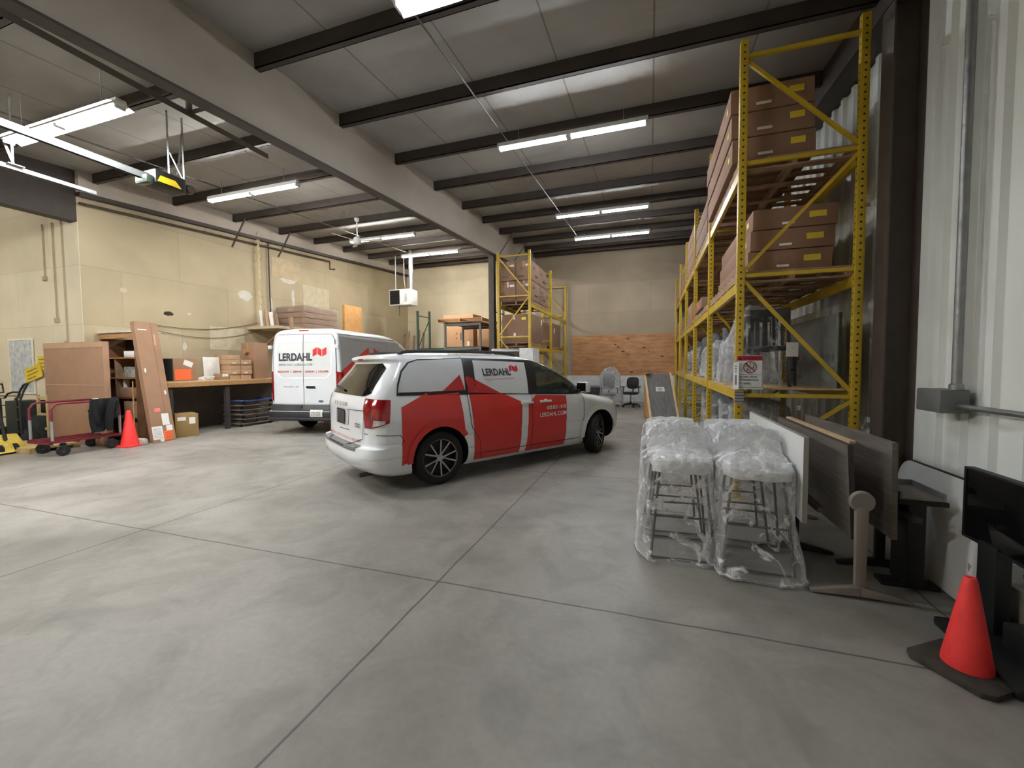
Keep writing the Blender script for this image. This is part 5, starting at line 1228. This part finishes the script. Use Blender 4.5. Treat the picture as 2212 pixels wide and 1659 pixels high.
carton('open grey carton with black casters lying in it, under the flat screen', (2.05,3.02,0), (.34,.5,.30), .1, mat('pale grey carton',(150,148,142),.8), tape=False)
for k, (x, y) in enumerate(((1.98,2.98),(2.06,3.10))):
    t = thing('castor', ['black caster lying on the grey carton, nearer the screen edge','black caster lying on the grey carton, nearer the white tabletop'][k], 'caster', (x,y,.302))
    MB().lathe([(.012,-.015),(.038,-.015),(.042,0),(.038,.015),(.012,.015)],18,Matrix.Translation((0,0,.042))@Matrix.Rotation(PI/2,4,'Y'),closed=True).build('wheel', m_black, t, smooth=40)
    MB().box(-.022,.022,-.02,.02,.06,.095).build('yoke', m_steel, t, bev=.005)
carton('low dark bin on the floor behind the cone along the right wall', (2.0,2.3,0), (.5,1.0,.18), 0, m_black, tape=False, name='floor_bin')
# bar stools under polythene
m_seat = mat('white quilted seat cover', (236,237,238), .22, 0, .08, 9, 1., 16)
m_leg = mat('dull grey stool leg', (104,104,104), .4, .6)
def bar_stool(label, loc, rz):
    t = thing('bar_stool', label, 'bar stool', loc, rz, 'bar stools wrapped in clear plastic')
    W_, D_, H_ = .23, .21, .74
    mb = MB()
    def st(u, v):                                       # upholstered shell: flat pan rolling up into a low back
        x = (u-.5)*2; s = v
        cr = abs(x)**5
        if s < .6: y = -D_+.06*cr*(1-s/.6)+s/.6*1.55*D_; z = H_+.075-.02*math.sin(s/.6*PI)-.05*max(0,.10-s)*10
        else: q = (s-.6)/.4; y = -D_+1.55*D_+.13*math.sin(q*PI/2); z = H_+.075+.19*q**1.2-.03*cr*q
        x2 = x*W_*(1-.04*abs(2*s-1)**4)
        k = mnoise.noise(Vector((x2*10, y*10, z*9+loc[0]*5)))*.014+mnoise.noise(Vector((x2*25, y*18, loc[1])))*.006
        return (x2, y, z+k)
    mb.grid(20,24,st); n = 21*25
    lo = [(x,y+.06*max(0,min(1,(z-H_-.09)/.08)),z-.085+.06*max(0,min(1,(z-H_-.09)/.08))) for x,y,z in mb.v]
    top = list(mb.v); fs = list(mb.f)
    mb2 = MB(); mb2.add(top, fs); mb2.add(lo, [f[::-1] for f in fs])
    W1 = 21; border = [i for i in range(21)]+[21*j+20 for j in range(1,25)]+[21*24+i for i in range(19,-1,-1)]+[21*j for j in range(23,0,-1)]
    mb2.f += [(border[i], n+border[i], n+border[(i+1)%len(border)], border[(i+1)%len(border)]) for i in range(len(border))]; mb2.mi += [0]*len(border)
    mb2.build('seat', m_seat, t, smooth=70)
    top_ = {(sx,sy): Vector((sx*.165, sy*.14, H_-.03)) for sx in (-1,1) for sy in (-1,1)}
    bot_ = {(sx,sy): Vector((sx*.235, sy*.215, .011)) for sx in (-1,1) for sy in (-1,1)}
    for k in top_: MB().cyl(top_[k], bot_[k], .010, 8).build('leg', m_leg, t, smooth=50)
    def at(k, z): a, b = top_[k], bot_[k]; q = (a.z-z)/(a.z-b.z); return a+(b-a)*q
    for a, b, z in (((-1,-1),(1,-1),.33),((-1,1),(1,1),.33),((-1,-1),(-1,1),.20),((1,-1),(1,1),.20),((-1,-1),(1,-1),.012),((-1,1),(1,1),.012)):
        MB().cyl(at(a,z), at(b,z), .008, 8).build('footrest', m_leg, t, smooth=50)
    return t
bar_stool('wrapped bar stool at the front left of the four', (.235,3.62,0), .06)
bar_stool('wrapped bar stool at the front right of the four', (.755,3.58,0), -.02)
bar_stool('wrapped bar stool behind the front left one', (.20,4.16,0), .05)
bar_stool('wrapped bar stool behind the front right one', (.72,4.14,0), -.02)
m_bag = film('clear polythene bag', (246,247,248), .05, 5, .80, .54, .70, .95, .08, 2.2)
hump = lambda x, y: .17*math.exp(-((y+.09)/.09)**2)+.17*math.exp(-((y-.44)/.10)**2)+.03*mnoise.noise(Vector((x*14,y*14,3)))
drape('plastic_cover', 'clear plastic bag over the left pair of bar stools', (.205,3.87,0), .285, .53, .86, .76, 1, m_bag, flare=.08, n=140, nz=52, amp=.022, sq=4.5, topf=hump, hem=True)
drape('plastic_cover', 'clear plastic bag over the right pair of bar stools', (.745,3.85,0), .262, .55, .86, .76, 2, m_bag, flare=.22, n=140, nz=52, amp=.022, sq=4.5, topf=hump, hem=True)
# goods on and under the near racks
m_chb = mat('black painted chair', (20,20,21), .5)
def side_chair(label, loc, rz, flip=False):
    t = thing('side_chair', label, 'chair', loc, rz)
    for sx in (-1,1):
        MB().bar((sx*.20,-.20,0),(sx*.19,-.19,.44),.032,.032).build('leg', m_chb, t)
        MB().bar((sx*.20,.22,0),(sx*.18,.20,.46),.032,.032).build('leg', m_chb, t)
        MB().bar((sx*.18,.20,.46),(sx*.18,.27,.90),.034,.026).build('back_post', m_chb, t)
    MB().box(-.22,.22,-.22,.22,.43,.475).build('seat', m_chb, t, bev=.012)
    MB().bar((-.19,.265,.85),(.19,.265,.85),.025,.09).build('top_rail', m_chb, t)
    for x in (-.12,-.04,.04,.12): MB().bar((x,.215,.48),(x,.26,.82),.03,.012).build('back_slat', m_chb, t)
    MB().bar((-.19,-.19,.2),(-.19,.21,.2),.02,.02).build('stretcher', m_chb, t)
    return t
side_chair('black wooden chair on the near rack shelf behind the warning sign', (1.40,5.74,1.253), 2.75)
side_chair('black wooden chair behind the first one on the near rack shelf', (1.42,6.45,1.253), 2.9)
tag(MB().box(-.07,.07,-.002,.002,0,.16).build('paper_tag', m_tape, None, loc=(1.52,5.46,1.60), rz=.4), 'white paper tag hanging on the wrapped black chair', 'tag')
m_film3 = film('dusty clear sheet', (205,208,210), .16, 5, .6)
drape('plastic_cover', 'clear plastic sheet over the black chairs on the near rack shelf', (1.26,6.05,1.253), .27, .55, 1.0, .60, 5, film('thin clear sheet', (216,219,221), .05, 5, .5), flare=.05, n=90, nz=30, amp=.045)
for k, (y, h, r, nm) in enumerate([(7.05,.82,.40,'second'),(8.35,.78,.42,'third'),(9.5,.72,.45,'fourth'),(11.4,.8,.45,'fifth'),(13.6,.75,.45,'sixth')]):
    office_chair('grey office chair under plastic on the lower rack shelf, %s from the front' % nm, (1.34,y,1.253), 1.4+.4*k, False, False, mat('slate upholstery',(88,90,96),.8,0,.1,30), .30, .38, base=True)
    drape('plastic_cover', 'crumpled plastic over the %s seat on the lower rack shelf' % nm, (1.34,y,1.253), .32, r-.02, h, h*.72, 10+k, m_film2 if k < 3 else m_film3, flare=.12, n=60, nz=18, amp=.05)
for k, (y, nm) in enumerate([(6.3,'nearest'),(7.16,'second'),(8.35,'third'),(9.35,'farthest')]):
    office_chair('%s of the slate office chairs wrapped in plastic on the floor under the rack' % nm, (1.36,y,0), 1.5+.3*k, False, True, MATS['slate upholstery'], .44, .46)
    drape('plastic_cover', 'clear plastic over the %s slate chair on the floor under the rack' % nm, (1.36,y,0), .33, .36, 1.06, .95, 20+k, m_film3, flare=.12, n=60, nz=18, amp=.035)
tag(MB().box(-.01,.01,-.012,.012,0,1.05).build('white_strip', m_tape, None, loc=(.97,5.55,0)), 'thin white strip standing upright beside the front rack post', 'strip')
t = thing('wrapped_panels', 'green-tinted panel wrapped in plastic standing at the back of the near rack shelf', 'panel', (1.94,6.2,1.25))
MB().box(-.02,.02,-.8,.95,0,.82).build('panel', mat('murky green cloth', (74,86,52), .8, 0, .3, 5), t); MB().box(-.035,-.025,-.85,1.0,0,.9).build('plastic_sheet', film('murky sheet', (170,172,170), .10, 4, .35), t)
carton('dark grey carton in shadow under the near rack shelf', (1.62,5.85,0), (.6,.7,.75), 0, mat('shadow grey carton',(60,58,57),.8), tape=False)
t = thing('machine_casing', 'black round-topped casing under the near rack shelf behind the tables', 'casing', (1.72,5.30,.0))
MB().box(-.22,.22,-.02,.02,0,.62).build('panel', m_black, t, bev=.015); MB().lathe([(.0,-.03),(.2,-.03),(.22,0),(.2,.03),(0,.03)],28,Matrix.Translation((0,0,.72))@Matrix.Rotation(PI/2,4,'X')).build('round_cap', m_black, t, smooth=40)

# ---------------------------------------------------------------- world and colour
w = bpy.data.worlds.new('World'); scene.world = w; w.use_nodes = True
w.node_tree.nodes['Background'].inputs[0].default_value = (.05,.05,.05,1); w.node_tree.nodes['Background'].inputs[1].default_value = .3
scene.view_settings.view_transform = 'Standard'; scene.view_settings.look = 'None'; scene.view_settings.exposure = 0.
cy = scene.cycles
cy.max_bounces = 5; cy.diffuse_bounces = 3; cy.glossy_bounces = 2; cy.transmission_bounces = 1; cy.transparent_max_bounces = 10
cy.use_adaptive_sampling = True; cy.adaptive_threshold = .14; cy.adaptive_min_samples = 8
cy.caustics_reflective = False; cy.caustics_refractive = False; cy.sample_clamp_indirect = 6.
